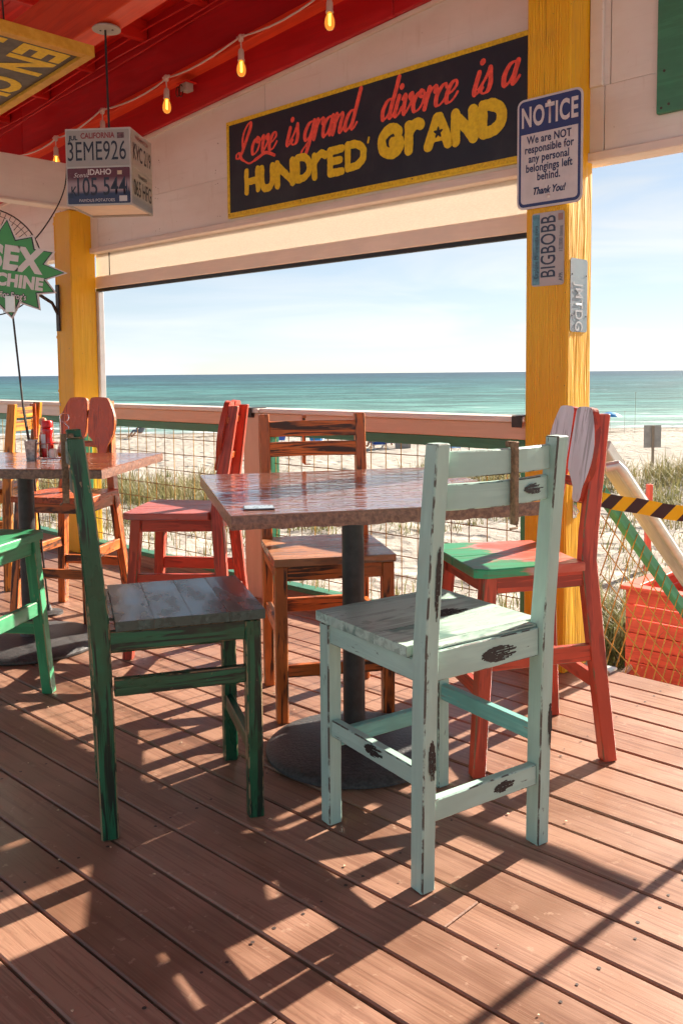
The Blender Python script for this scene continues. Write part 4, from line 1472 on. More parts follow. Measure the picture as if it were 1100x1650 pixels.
def mat_board():
    k = NT('chalk_black_board')
    n = k.noise(k.objc(), 3.0, 5, .65)
    n2 = k.noise(k.scale(k.objc(), (40, 1, 6)), 1.0, 3, .6)
    c = k.mix(k.ramp(n, .42, .72), (.006, .012, .027), (.022, .028, .040))
    c = k.mix(k.ramp(n2, .6, .75, 0, .3), c, (.045, .043, .045))
    return k.set(Base_Color=c, Roughness=.5)
c_board = mat_board()

sg = wallthing('slogan_sign', 'long black sign with yellow border, red script and yellow block letters on the white header', 'sign', -4.19, 3.478, 2.213)
SW, SH = 2.118, .545
mb = MB(); mb.box((0, 0, 0), (SW, .0215, SH), .002)
obj('board', mb, c_board, sg)
for (a, b, c, d) in ((0, 0, SW, .020), (0, SH - .020, SW, SH), (0, .0205, .020, SH - .0205), (SW - .02, .0205, SW, SH - .0205)):
    mb = MB(); mb.box((a - (.003 if a == 0 else 0), -.004, b - (.003 if b == 0 else 0)), (c + (.003 if c == SW else 0), -.0003, d + (.003 if d == SH else 0)), .001)
    obj('border_strip', mb, c_frame, sg)
mb = MB(); mb.box((-.004, -.004, -.009), (SW + .004, .0215, -.0035), .001)
obj('lower_edge', mb, flat('bright_yellow_edge', (.82, .62, .02)), sg)
words = [('Love', .105, .325, .092), ('is', .500, .322, .094), ('grand', .640, .322, .098), ('divorce', 1.195, .326, .096), ('is', 1.745, .328, .098), ('a', 1.905, .335, .098)]
for wd, x, y, xh in words:
    ss, xe = script_segs(wd, x, y, xh, .0048, .0128)
    if wd == 'Love':
        ss += segs_of(smooth([(.145, .305), (.20, .282), (.27, .300), (.34, .318), (.41, .292)], 8), lambda a, b: .0095 if a[0] > .24 else .0055)
    obj('script_word', field_mesh('script_word', ss, .0033, .0008, 60, seed=len(wd)), c_red, sg, M4=T(0, -.0012, 0))
BL = {
    'H': (.62, [[(0, 0), (0, 1)], [(.56, .05), (.56, 1)], [(0, .5), (.56, .5)]]),
    'U': (.58, [smooth([(0, 1), (0, .35), (.10, .06), (.26, 0), (.42, .06), (.52, .35), (.52, 1)], 5)]),
    'N': (.62, [[(0, 0), (0, 1)], [(0, .95), (.54, .05)], [(.54, 0), (.54, 1)]]),
    'D': (.62, [[(0, 0), (0, 1)], smooth([(0, 1), (.30, .97), (.52, .75), (.56, .5), (.52, .25), (.30, .03), (0, 0)], 5)]),
    'r': (.52, [[(0, 0), (0, .96)], smooth([(0, .62), (.12, .86), (.30, .98), (.44, .90)], 5)]),
    'E': (.52, [[(0, 0), (0, 1)], [(0, 1), (.46, 1)], [(0, .52), (.40, .52)], [(0, 0), (.46, 0)]]),
    'G': (.64, [smooth([(.52, .80), (.40, .98), (.20, .96), (.02, .72), (0, .45), (.06, .16), (.26, 0), (.46, .06), (.56, .28), (.55, .44)], 5), [(.55, .44), (.34, .44)]]),
    'A': (.66, [[(0, 0), (.27, 1)], [(.33, 1), (.60, 0)], [(.27, 1), (.33, 1)], [(.12, .34), (.50, .34)], [(.2, .5), (.4, .5)]]),
    "'": (.2, [[(0, 1.0), (-.03, .82)]]),
}
def star_cut(cx_, cy_, r_):
    def f(X, Y):
        a = np.arctan2(X - cx_, Y - cy_)
        rr_ = np.hypot(X - cx_, Y - cy_)
        k_ = (a / (2 * math.pi / 5) + .5) % 1.0 - .5
        lim = r_ * (1.0 - 1.25 * np.abs(k_))
        return (rr_ - lim)
    return f
rb_ = random.Random(4)
def block_word(txt, xs, y, h, wid, hw_):
    for ch, x, w_ in zip(txt, xs, wid):
        adv, strokes = BL[ch]
        mx = max(p[0] for s_ in strokes for p in s_) or 1
        ss = []
        dy = rb_.uniform(-.006, .006)
        for s_ in strokes:
            path = [(x + hw_ + p[0] / mx * (w_ - 2 * hw_), y + dy + hw_ + p[1] * (h - 2 * hw_)) for p in s_]
            ss += segs_of(path, lambda a, b: hw_ * rb_.uniform(.92, 1.06))
        cut = star_cut(x + w_ * .5, y + h * .46, .030) if ch == 'A' else None
        obj('block_letter', field_mesh('block_letter', ss, .0034, .0022, 45, seed=ord(ch) + int(x * 100), cuts=cut), c_yel, sg, M4=T(0, -.0022, 0))
block_word('HUNDrED', [.150, .283, .412, .572, .705, .822, .950], .103, .158, [.140, .132, .164, .138, .122, .128, .152], .0212)
block_word('GrAND', [1.178, 1.350, 1.470, 1.630, 1.782], .122, .175, [.170, .127, .172, .154, .154], .0268)
ss = segs_of([(1.118, .258), (1.112, .236)], lambda a, b: .006)
obj('block_letter', field_mesh('block_letter', ss, .0025), c_yel, sg, M4=T(0, -.0022, 0))
for (x, z) in ((.012, .53), (.012, .012), (.62, .010), (1.4, .010), (SW - .06, .532)):
    mb = MB(); mb.lathe([(.004, 0), (.0035, .0015), (0, .002)], 8)
    obj('screw', mb, MAT['nail'], sg, M4=WF(x, -.0042, z, R(90)))

# ------------------------------------------------------------------ NOTICE sign
nt_ = wallthing('notice_sign', 'blue and white rounded notice sign fixed to the right yellow post', 'sign', -1.947, 3.318, 2.186)
c_nb = flat('notice_blue', (.018, .034, .14), .35)
c_nw = flat('notice_white', (.60, .56, .55), .35)
c_nd = flat('notice_navy_text', (.022, .032, .10), .4)
W_, H_ = .303, .452
obj('plate', plate_mb(W_, H_, .030, .0025), c_nw, nt_)
obj('blue_panel', plate_mb(W_ - .018, H_ - .018, .024, .0008, 0, 0, -.0012), c_nb, nt_)
mb = MB()
wi, hi_ = W_ - .040, .286
P = [(a, b) for a, b in rrect2(wi, hi_, .016, 4)]
P = [(a if b < 0 else (math.copysign(wi / 2, a)), b if b < 0 else hi_ / 2 if abs(b) > hi_ / 2 - .017 else b) for a, b in P]
Q = []
for p in P:
    if not Q or (abs(p[0] - Q[-1][0]) > 1e-6 or abs(p[1] - Q[-1][1]) > 1e-6): Q.append(p)
mb.slab([(a, b - .0615) for a, b in Q], .0008, lambda a, b, c: (a, -.0024 + c, b))
obj('white_panel', mb, c_nw, nt_)
letters('NOTICE', c_nw, nt_, T(0, -.0028, .146), .112, bold=.0034, sx=.60, space=1.10)
for i, ln_ in enumerate(('We are NOT', 'responsible for', 'any personal', 'belongings left', 'behind.')):
    letters(ln_, c_nd, nt_, T(0, -.0036, .054 - i * .0385), .0445, bold=.0011, sx=.80, space=1.04)
letters('Thank You!', c_nd, nt_, T(.0, -.0036, -.158), .040, bold=.0014, shear=.3, sx=.8)
for z in (.195, -.185):
    mb = MB(); mb.lathe([(.0085, 0), (.0085, .0015), (.006, .003), (.0, .0032)], 14)
    obj('screw', mb, MAT['alu'], nt_, M4=WF(.0, -.0026, z, R(90)))

# ------------------------------------------------------------------ licence plates on the right post
def mat_plate(name, top, mid, low, sc=1.0, wear=.3):
    k = NT(name)
    sep = k.n('SeparateXYZ')
    k.l(k.objc(), sep.inputs[0])
    n = k.noise(k.objc(), 40, 4, .65)
    c = k.mix(k.ramp(sep.outputs[2], .012 * sc, .07 * sc), mid, top)
    c = k.mix(k.ramp(sep.outputs[2], -.030 * sc, -.062 * sc), c, low)
    c = k.mix(k.ramp(n, .55, .72, 0, wear), c, tuple(x * .55 for x in mid))
    return k.set(Base_Color=c, Roughness=.4)
PR = Matrix.Rotation(R(-90), 4, 'Y')
p1 = thing('licence_plate', 'white and teal licence plate with dark letters mounted upright below the notice', 'licence plate', UN(-1.955, 3.3285, 1.788), ANG)
b1 = obj('plate', plate_mb(.302, .152, .012, .0015, 0, 0, -.0015), mat_plate('plate_minnesota', (.44, .41, .40), (.46, .42, .41), (.42, .39, .38)), p1, M4=PR)
mb = MB(); mb.slab([(a, b) for a, b in ((-.145, .038), (.145, .038), (.145, .072), (-.145, .072))], .0004, lambda a, b, c: (a, -.0024 + c, b))
obj('teal_band', mb, flat('plate_teal', (.10, .26, .32), .4, .3, 40), b1)
c_pd = flat('plate_dark_blue', (.03, .045, .085), .4)
letters('BIGBOBB', c_pd, b1, T(.008, -.0030, -.006), .098, name='plate_number', bold=.0008, sx=.62, space=1.05)
letters('Explore Minnesota.com', c_pd, b1, T(-.01, -.0034, .053), .027, name='plate_text', sx=.85)
letters('10,000 lakes', c_pd, b1, T(.035, -.0030, -.062), .024, name='plate_text', sx=.9)
letters('APR', c_pd, b1, T(-.118, -.0030, -.062), .024, name='plate_text', sx=.8)
mb = MB(); mb.slab([(.112, -.070), (.140, -.070), (.140, -.048), (.112, -.048)], .0004, lambda a, b, c: (a, -.0024 + c, b))
obj('sticker', mb, flat('plate_sticker', (.30, .18, .15), .4), b1)
p2 = thing('licence_plate', 'pale silvery blue licence plate with raised letters on the seaward side of the right post', 'licence plate', UN(-1.861, 3.418, 1.595), ANG + R(90))
PR2 = Matrix.Rotation(R(90), 4, 'Y')
b2 = obj('plate', plate_mb(.302, .142, .012, .0015, 0, 0, -.0018), mat_plate('plate_silver', (.24, .32, .36), (.29, .36, .39), (.32, .36, .38), 1.0, .2), p2, M4=PR2)
c_em = flat('plate_embossed', (.56, .58, .59), .25)
o = letters('JMTDG', c_em, b2, T(.050, -.0040, -.006), .088, name='plate_number', bold=.001, sx=.70, space=1.06)
letters('JMTDG', flat('plate_emboss_shade', (.22, .25, .27), .5), b2, T(.0512, -.0026, -.0075), .088, name='plate_number', bold=.0014, sx=.70, space=1.06)
letters('FLORIDA', flat('plate_grey_text', (.28, .32, .34), .5), b2, T(0, -.0026, .052), .022, name='plate_text', space=1.3)
for x in (-.085, .085):
    for z in (-.058, .06):
        mb = MB(); mb.lathe([(.004, 0), (.003, .0012), (0, .0016)], 8)
        obj('screw', mb, MAT['nail'], b2, M4=WF(x, -.0024, z, R(90)))

# ------------------------------------------------------------------ green board top right
gb = wallthing('green_board', 'plain green painted board nailed high on the white wall at the upper right corner', 'board', -1.565, 3.474, 2.285)
mb = MB(); mb.box((0, 0, 0), (1.1, .024, .62), .003)
obj('panel', mb, paint('green_board_paint', (.05, .22, .12), streak=.35, edge=0, dark=(.03, .13, .07), bump=.4), gb)
for (x, z) in ((.02, .02), (.05, .03), (.03, .16), (.14, .10), (.14, .19), (.14, .30)):
    mb = MB(); mb.lathe([(.0055, 0), (.005, .0015), (0, .002)], 8)
    obj('nail', mb, MAT['nail'], gb, M4=WF(x, -.0005, z, R(90)))

# ------------------------------------------------------------------ sign lying flat under the ceiling, top left
cs = bpy.data.objects.new('ceiling_sign', None)
link(cs)
tag(cs, 'dark sign with thick yellow frame and yellow letters hung flat under the red ceiling', 'sign')
rk = math.atan(.08)
Mw = Matrix.Translation(UN(-3.70, 2.30, 2.745)) @ Matrix.Rotation(ANG, 4, 'Z') @ Matrix.Rotation(-rk, 4, 'Y')
# text axes: X runs toward -u, Z toward +n, front looks down
Mx = Matrix(((-1, 0, 0, 0), (0, 0, 1, 0), (0, 1, 0, 0), (0, 0, 0, 1)))
cs.matrix_world = Mw @ Mx
CW, CH = 1.75, 1.15
mb = MB(); mb.box((.02, .004, -CH + .02), (CW - .02, .03, -.02), .002)
obj('board', mb, grunge('sign_slate', (.085, .075, .062), (.12, .105, .085), 18), cs)
cfm = grunge('sign_frame_ochre', (.62, .33, .03), (.70, .40, .05), 20)
for (a, b, c, d) in ((0, -.045, CW, 0), (0, -CH, CW, -CH + .045), (0, -CH + .0455, .045, -.0455), (CW - .045, -CH + .0455, CW, -.0455)):
    mb = MB(); mb.box((a, -.012, b), (c, .040, d), .002)
    obj('frame_rail', mb, cfm, cs)
letters('EN CH', c_yel, cs, T(.075, .0025, -.20), .30, bold=.012, sx=.82, align='LEFT', space=1.05)
letters('UO', c_yel, cs, T(.085, .0025, -.50), .30, bold=.014, sx=.82, align='LEFT', space=1.05)
for a in (.25, 1.5):
    mb = MB(); mb.tube([(a, .04, -.3), (a, .58, -.3)], .004, 6)
    obj('hanger_rod', mb, MAT['darkmetal'], cs)

# ------------------------------------------------------------------ starburst sign on a pole
sx_c, sz_c = -1.772, 1.838
SBY = 4.74
sb = thing('starburst_sign', 'green starburst sign with white lettering on a thin pole at the left', 'sign', (-1.585, SBY, 0))
import itertools
def burst(scale, off=0.0):
    r_ = random.Random(9)
    P = []
    n = 13
    for i in range(n):
        a = 2 * math.pi * i / n + .12
        ro = 1.0 + r_.uniform(-.10, .12)
        ri = .70 + r_.uniform(-.03, .03)
        for (rr_, aa) in ((ro, a), (ri, a + math.pi / n)):
            x, z = rr_ * math.cos(aa) * .330, rr_ * math.sin(aa) * .235
            L_ = math.hypot(x, z)
            P.append((x * (L_ + off) / L_, z * (L_ + off) / L_))
    return P
rotS = Matrix.Translation((sx_c + 1.585, 0, sz_c)) @ Matrix.Rotation(R(8.5), 4, 'Y')
for nm, off, y0, mt in (('back_panel', .016, 0, flat('burst_white', (.74, .66, .62), .45)), ('black_outline', .003, -.0012, flat('burst_black', (.02, .02, .02), .4)), ('green_face', -.005, -.0022, flat('burst_green', (.06, .32, .075), .4))):
    mb = MB(); mb.slab(burst(1, off), .004 if off > .01 else .0008, lambda a, b, c, y0=y0: (a, y0 + c, b))
    obj(nm, mb, mt, sb, M4=rotS)
c_bw = bpy.data.materials['burst_white']
letters('SEX', c_bw, sb, rotS @ T(.062, -.0032, .060), .165, bold=.009, sx=.96, space=1.06)
letters('MACHINE', c_bw, sb, rotS @ T(.040, -.0032, -.052), .086, bold=.0048, sx=.94, space=1.05)
letters('Señor Frog\u2019s', flat('burst_ink', (.03, .02, .02), .4), sb, rotS @ T(.06, -.0030, -.128), .045, bold=.0045, sx=.75)
letters('Señor Frog\u2019s', c_bw, sb, rotS @ T(.06, -.0036, -.128), .045, bold=.0008, sx=.75)
mb = MB(); mb.box((-.1705, -.012, 1.615), (-.1185, -.0045, 1.70), .003)
obj('clip', mb, MAT['alu'], sb)
mb = MB(); mb.tube([(-.143, .006, 1.70), (-.140, .006, 1.62), (-.10, .006, 1.1), (-.055, .004, .75), (0, 0, .02)], .0055, 8)
obj('pole', mb, MAT['darkmetal'], sb)
mb = MB(); mb.lathe([(.075, .001), (.075, .012), (.02, .022), (.01, .05)], 24)
obj('foot', mb, MAT['iron'], sb)
mb = MB(); mb.tube([(-.10, .012, 1.12), (-.085, .012, 1.0), (-.062, .012, .86)], .004, 6)
obj('strap', mb, MAT['black'], sb)

# ------------------------------------------------------------------ lamp made of licence plates
lp = thing('plate_lamp', 'cube pendant lamp made of old licence plates hanging from the red ceiling beam', 'lamp', (-1.115, 4.45, 2.080), R(-6))
LW, LH = .316, .358
c_lw = flat('lamp_frame_white', (.46, .42, .38), .5)
for s_ in (-1, 1):
    mb = MB(); mb.box((-LW / 2, s_ * LW / 2 - (.004 if s_ > 0 else 0), 0), (LW / 2, s_ * LW / 2 + (0 if s_ > 0 else .004), LH), .001)
    obj('panel', mb, c_lw, lp)
    mb = MB(); mb.box((s_ * LW / 2 - (.004 if s_ > 0 else 0), -LW / 2 + .0045, 0), (s_ * LW / 2 + (0 if s_ > 0 else .004), LW / 2 - .0045, LH), .001)
    obj('panel', mb, c_lw, lp)
mb = MB(); mb.box((-LW / 2 + .005, -LW / 2 + .005, LH - .006), (LW / 2 - .005, LW / 2 - .005, LH - .002), .001)
obj('top_panel', mb, c_lw, lp)
mb = MB(); mb.box((-LW / 2 + .005, -LW / 2 + .005, .010), (LW / 2 - .005, LW / 2 - .005, .013), .001)
obj('diffuser', mb, flat('lamp_diffuser', (.78, .64, .50), .6), lp)
def face_plate(M4, mat, w=.304, h=.166):
    return obj('plate', plate_mb(w, h, .006, .001, 0, 0, -.0012), mat, lp, M4=M4)
FRONT = T(0, -LW / 2, 0)
RIGHT = T(LW / 2, 0, 0) @ Matrix.Rotation(R(90), 4, 'Z')
c_nav = flat('plate_navy', (.008, .010, .024), .4)
c_prd = flat('plate_red_text', (.25, .03, .03), .4)
ca = face_plate(FRONT @ T(0, 0, .266), mat_plate('plate_california', (.33, .29, .26), (.36, .32, .29), (.33, .29, .26)))
letters('3EME926', c_nav, ca, T(-.006, -.0026, -.018), .126, name='plate_number', sx=.60, space=1.02)
letters('CALIFORNIA', c_prd, ca, T(.0, -.0026, .056), .036, name='plate_text', bold=.001, sx=.80)
letters('JUL', c_nav, ca, T(-.118, -.0026, .048), .028, name='plate_text', bold=.0012)
mb = MB(); mb.slab([(.095, .042), (.128, .042), (.128, .068), (.095, .068)], .0004, lambda a, b, c: (a, -.0022 + c, b))
obj('sticker', mb, flat('sticker_dark', (.12, .05, .05), .4, .6, 90), ca)
idp = face_plate(FRONT @ T(0, 0, .092), mat_plate('plate_idaho', (.10, .008, .016), (.34, .22, .22), (.018, .026, .075), .62, .15))
letters('105 544', c_nav, idp, T(.008, -.0026, -.008), .118, name='plate_number', bold=.0009, sx=.66)
letters('K', c_nav, idp, T(-.122, -.0026, -.026), .064, name='plate_number', bold=.001, sx=.7)
letters('IDAHO', flat('plate_cream', (.62, .52, .48), .4), idp, T(.005, -.0026, .062), .036, name='plate_text', bold=.0008)
letters('Scenic', bpy.data.materials['plate_cream'], idp, T(-.085, -.0026, .050), .030, name='plate_text', shear=.4)
letters('FAMOUS POTATOES', bpy.data.materials['plate_cream'], idp, T(-.01, -.0026, -.068), .019, name='plate_text')
mb = MB()
for q, (x, h_) in enumerate(((.136, .085), (.146, .05), (-.140, .03), (-.13, .022))):
    mb.slab([(x - .008, -.055), (x + .006, -.055), (x, -.055 + h_)], .0003 , lambda a, b, c, q=q: (a, -.0021 - q * .0004 + c, b))
obj('tree_print', mb, flat('plate_tree', (.015, .025, .06), .5), idp)
for (x, z, w_, h_, cc) in ((.103, .058, .022, .018, (.55, .40, .26)), (.118, -.062, .038, .026, (.55, .50, .46))):
    mb = MB(); mb.slab([(x - w_ / 2, z - h_ / 2), (x + w_ / 2, z - h_ / 2), (x + w_ / 2, z + h_ / 2), (x - w_ / 2, z + h_ / 2)], .0003, lambda a, b, c: (a, -.0036 + c, b))
    obj('sticker', mb, flat('sticker_pale', cc, .4), idp)
k1 = face_plate(RIGHT @ T(0, 0, .266), mat_plate('plate_pale_a', (.42, .38, .34), (.44, .40, .36), (.42, .38, .34)))
letters('KVC 219', c_nav, k1, T(0, -.0026, -.012), .105, name='plate_number', bold=.001, sx=.68)
letters('WASHINGTON', c_prd, k1, T(0, -.0026, .060), .028, name='plate_text')
k2 = face_plate(RIGHT @ T(0, 0, .092), mat_plate('plate_pale_b', (.40, .38, .33), (.42, .40, .35), (.24, .27, .31)))
letters('065 HFG', c_nav, k2, T(0, -.0026, -.006), .105, name='plate_number', bold=.001, sx=.68)
letters('TENNESSEE', c_nav, k2, T(0, -.0026, .058), .026, name='plate_text')
mb = MB(); mb.tube([(0, 0, LH - .004), (-.004, 0, LH + .25), (-.006, 0, .862)], .0055, 8)
obj('cord', mb, MAT['black'], lp)
mb = MB(); mb.lathe([(.068, .861), (.068, .867), (.058, .875), (.0, .876)], 32)
obj('canopy', mb, c_lw, lp)
for x in (-.03, .03):
    mb = MB(); mb.lathe([(.0, -.003), (.005, -.002), (.005, 0)], 8)
    obj('canopy_screw', mb, MAT['nail'], lp, M4=T(x, 0, .861))

# ------------------------------------------------------------------ string lights
c_cord = flat('string_cord_white', (.72, .64, .60), .5)
k_ = NT('bulb_glass')
k_.set(Base_Color=(.95, .55, .18), Roughness=.05, Transmission_Weight=1.0, IOR=1.08)
k_.set(Emission_Color=(1.0, .42, .06), Emission_Strength=.12)
c_glass = k_.mat
k_ = NT('bulb_filament')
k_.set(Base_Color=(1, .6, .1), Emission_Color=(1.0, .50, .08), Emission_Strength=3.0)
c_fil = k_.mat
SLu = [(-8.2, 2.86), (-6.50, 2.93), (-5.879, 2.955), (-5.272, 3.02), (-4.561, 3.07), (-3.868, 3.129), (-3.19, 3.20), (-2.5, 3.25), (-1.8, 3.31)]
path = []
for (a, b) in zip(SLu[:-1], SLu[1:]):
    for q in range(6):
        f = q / 6
        path.append((a[0] + (b[0] - a[0]) * f, 3.32 + .01 * math.sin(a[0] * 5 + f * 3), a[1] + (b[1] - a[1]) * f - .030 * 4 * f * (1 - f)))
mb = MB(); mb.tube(path, .0052, 6)
sc = obj('string_light_cord', mb, c_cord)
sc.rotation_euler = (0, 0, ANG)
tag(sc, 'white cord of the string lights swagged along the red fascia', 'cord')
blabels = ['string light bulb above the white cross beam at far left', 'string light bulb hidden behind the licence plate lamp', 'string light bulb left of the small junction box', 'string light bulb above the left end of the slogan sign', 'string light bulb at the top edge of the picture', 'string light bulb beyond the top edge, over the slogan sign']
proto = None
for (u_, z_), lab in zip(SLu[2:8], blabels):
    if proto is None:
        bt = thing('string_bulb', lab, 'bulb', UN(u_, 3.32, z_), ANG, 'string light bulbs')
        mb = MB(); mb.lathe([(.012, -.022), (.016, -.012), (.016, .006), (.010, .014), (.0, .016)], 12); mb.tube([(-.03, 0, .002), (.03, 0, .002)], .009, 8)
        obj('junction', mb, c_cord, bt)
        mb = MB(); mb.tube([(0, 0, -.02), (.002, 0, -.07)], .004, 6)
        obj('drop_wire', mb, c_cord, bt)
        mb = MB(); mb.lathe([(.008, -.062), (.014, -.068), (.017, -.080), (.017, -.118), (.020, -.119), (.020, -.126), (.0, -.126)], 16)
        obj('socket', mb, c_cord, bt)
        mb = MB(); mb.lathe([(.0125, -.1265), (.016, -.135), (.0245, -.160), (.0265, -.178), (.0235, -.196), (.014, -.209), (.0, -.213)], 20)
        gl = obj('glass', mb, c_glass, bt)
        mb = MB(); mb.tube([(-.005, 0, -.13), (-.006, 0, -.183), (0, .003, -.188), (.006, 0, -.183), (.005, 0, -.13)], .0024, 6)
        obj('filament', mb, c_fil, gl)
        proto = bt
    else:
        bt = proto.copy(); link(bt)
        bt.location = UN(u_, 3.32, z_)
        bt['label'] = lab
        for chd in list(proto.children):
            c_ = chd.copy(); link(c_, bt)
            for g_ in chd.children:
                d_ = g_.copy(); link(d_, c_)
# junction box with two hooks below the ledger
jb = wallthing('junction_box', 'small white junction box with two rings hanging under the red ledger', 'box', -4.48, 3.40, 3.02)
mb = MB(); mb.box((-.05, -.03, .012), (.05, .05, .020), .002)
obj('base_board', mb, MAT['red_ceil'], jb)
mb = MB(); mb.box((-.02, -.025, -.035), (.04, .03, .0115), .003)
obj('box_body', mb, c_lw, jb)
for x, r_ in ((-.03, .028), (.0, .034)):
    mb = MB(); mb.tube([(x + .004 * math.sin(a), -.034 + r_ * .45 * math.cos(a), -.035 + r_ * math.sin(a)) for a in np.linspace(0, 2 * math.pi, 18, endpoint=False)], .0035, 6, closed=True)
    obj('ring', mb, MAT['darkmetal'], jb)
# ------------------------------------------------------------------ wall fan behind the starburst sign
fan = thing('wall_fan', 'dark wire cage wall fan behind the green starburst sign', 'fan', (-2.295, 5.88, 2.02))
fan.scale = (.85, .85, .85)
Fd = (Vector((0.2, 0, 1.3)) - Vector((-2.295, 5.88, 2.02))).normalized()
fan.rotation_euler = Fd.to_track_quat('Z', 'Y').to_euler()
c_fan = plain('fan_black', (.035, .028, .026), .4, .3)
for r_, z in ((.405, .0), (.405, .03), (.36, .07), (.25, .095), (.12, .105)):
    mb = MB(); mb.tube([(r_ * math.cos(a), r_ * math.sin(a), z) for a in np.linspace(0, 2 * math.pi, 48, endpoint=False)], .004 if z < .04 else .002, 6, closed=True)
    obj('cage_ring', mb, c_fan, fan)
base_w = None
for i in range(64):
    a = 2 * math.pi * i / 64
    if base_w is None:
        mb = MB(); mb.tube([(.06, 0, .107), (.16, 0, .102), (.28, 0, .088), (.36, 0, .07), (.405, 0, .03), (.405, 0, .0), (.30, 0, -.06), (.1, 0, -.08)], .0015, 4)
        base_w = obj('cage_wire', mb, c_fan, fan)
    else:
        share(base_w, fan, M4=Matrix.Rotation(a, 4, 'Z'))
mb = MB(); mb.lathe([(.07, .108), (.065, .113), (.0, .114)], 20)
obj('cage_badge', mb, c_fan, fan)
mb = MB(); mb.lathe([(.0, -.2), (.09, -.19), (.095, -.09), (.05, -.06), (.045, .02), (.0, .03)], 20)
obj('motor', mb, c_fan, fan)
for i in range(3):
    mb = MB()
    O = [(.04, -.03), (.12, -.10), (.26, -.13), (.36, -.08), (.37, .02), (.28, .08), (.14, .05), (.04, .03)]
    mb.slab([tuple(p) for p in smooth(O, 3, True)[:-1]], .003, lambda a, b, c: (a, b, c + b * .35))
    obj('blade', mb, c_fan, fan, M4=Matrix.Rotation(R(120 * i + 20), 4, 'Z'))
inv = (Matrix.Translation((-2.295, 5.88, 2.02)) @ Fd.to_track_quat('Z', 'Y').to_matrix().to_4x4() @ Matrix.Scale(.85, 4)).inverted()
pw = UN(-5.92, 3.318, 0)
mb = MB(); mb.tube([inv @ Vector((-2.28, 6.03, 2.0)), inv @ Vector((pw.x - .03, pw.y - .03, 1.80)), inv @ Vector((pw.x, pw.y, 1.72))], .014, 8)
obj('bracket_arm', mb, MAT['darkmetal'], fan)
mb = MB(); mb.bar(inv @ Vector((pw.x, pw.y, 1.60)), inv @ Vector((pw.x, pw.y, 1.93)), .05, .012, inv.to_3x3() @ NX, .002)
obj('bracket_plate', mb, MAT['darkmetal'], fan)
mb = MB()
cp = [Vector((-2.30, 6.0, 1.98)), Vector((-2.05, 6.0, 2.15)), Vector((-1.93, 6.1, 2.35)), Vector((-1.87, 6.2, 2.55)), Vector((-1.86, 6.25, 2.76))]
mb.tube([inv @ Vector(tuple(p)) for p in smooth([tuple(c) for c in cp], 6)], .005, 6)
obj('power_cord', mb, MAT['black'], fan)
# ================================================================== OUTSIDE
# ------------------------------------------------------------------ red planter box below the deck
pz0 = -.86
pn = wallthing('red_planter', 'bright red slatted planter box on the sand below the deck at right', 'planter', -2.69, 5.63, 0)
PS, PH = .95, .092
for i in range(8):
    z1 = -.19 - i * (PH + .006)
    for (a, b) in (((0, 0, z1 - PH), (PS, .026, z1)), ((0, PS - .026, z1 - PH), (PS, PS, z1)), ((-.001, .0265, z1 - PH + .002), (.025, PS - .0265, z1 - .002)), ((PS - .026, .0265, z1 - PH), (PS, PS - .0265, z1))):
        mb = MB(); mb.box(a, b, .004)
        obj('slat', mb, MAT['planter'], pn)
for (a, b) in (((-.03, -.03, -.188), (PS + .03, .07, -.160)), ((-.03, PS - .07, -.188), (PS + .03, PS + .03, -.160)), ((-.03, .0705, -.188), (.07, PS - .0705, -.160)), ((PS - .07, .0705, -.188), (PS + .03, PS - .0705, -.160))):
    mb = MB(); mb.box(a, b, .004)
    obj('rim_board', mb, MAT['planter'], pn)
mb = MB(); mb.box((.03, .03, -.45), (PS - .03, PS - .03, -.40), .01)
obj('soil', mb, plain('potting_soil', (.09, .06, .045), .9, 0, .4, 30, .6), pn)
# red marker stake behind it and a rope on the sand
rs_ = thing('red_stake', 'red painted wooden stake standing in the sand behind the planter', 'stake', (3.26, 9.45, ground_z(3.26, 9.45) - .05))
mb = MB(); mb.loft([(0, 0, 0, .06, .06), (0, 0, .5, .06, .06), (.01, 0, .98, .058, .058)], .004)
obj('timber', mb, MAT['planter'], rs_)
pts = []
for i in range(24):
    f = i / 23
    x, y = 1.15 + 1.2 * f, 4.9 + 1.55 * f
    pts.append((x, y, ground_z(x, y) + .10 + .10 * (2 * f - 1) ** 2 + .0))
mb = MB(); mb.tube(pts, .019, 8)
o = obj('sand_rope', mb, plain('rope_fibre', (.52, .43, .33), .8, 0, .3, 60, .6))
tag(o, 'thick pale rope stretched low over the sand left of the planter', 'rope')
# ------------------------------------------------------------------ grey sign board on the beach
bs = thing('beach_sign', 'grey sign board on a wooden stake seen from behind, in the dune grass', 'sign', (6.62, 19.0, ground_z(6.62, 19.0) - .1))
zb = ground_z(6.62, 19.0) - .1
mb = MB(); mb.box((-.185, -.008, -.36 - zb), (.185, .008, .12 - zb), .004)
obj('board', mb, flat('weathered_grey', (.40, .38, .36), .6, .15, 8), bs)
mb = MB(); mb.loft([(0, -.035, 0, .05, .05), (0, -.035, .5, .05, .05), (0, -.035, .12 - zb, .05, .05)], .004)
obj('stake', mb, plain('weathered_stake', (.33, .26, .20), .7), bs)

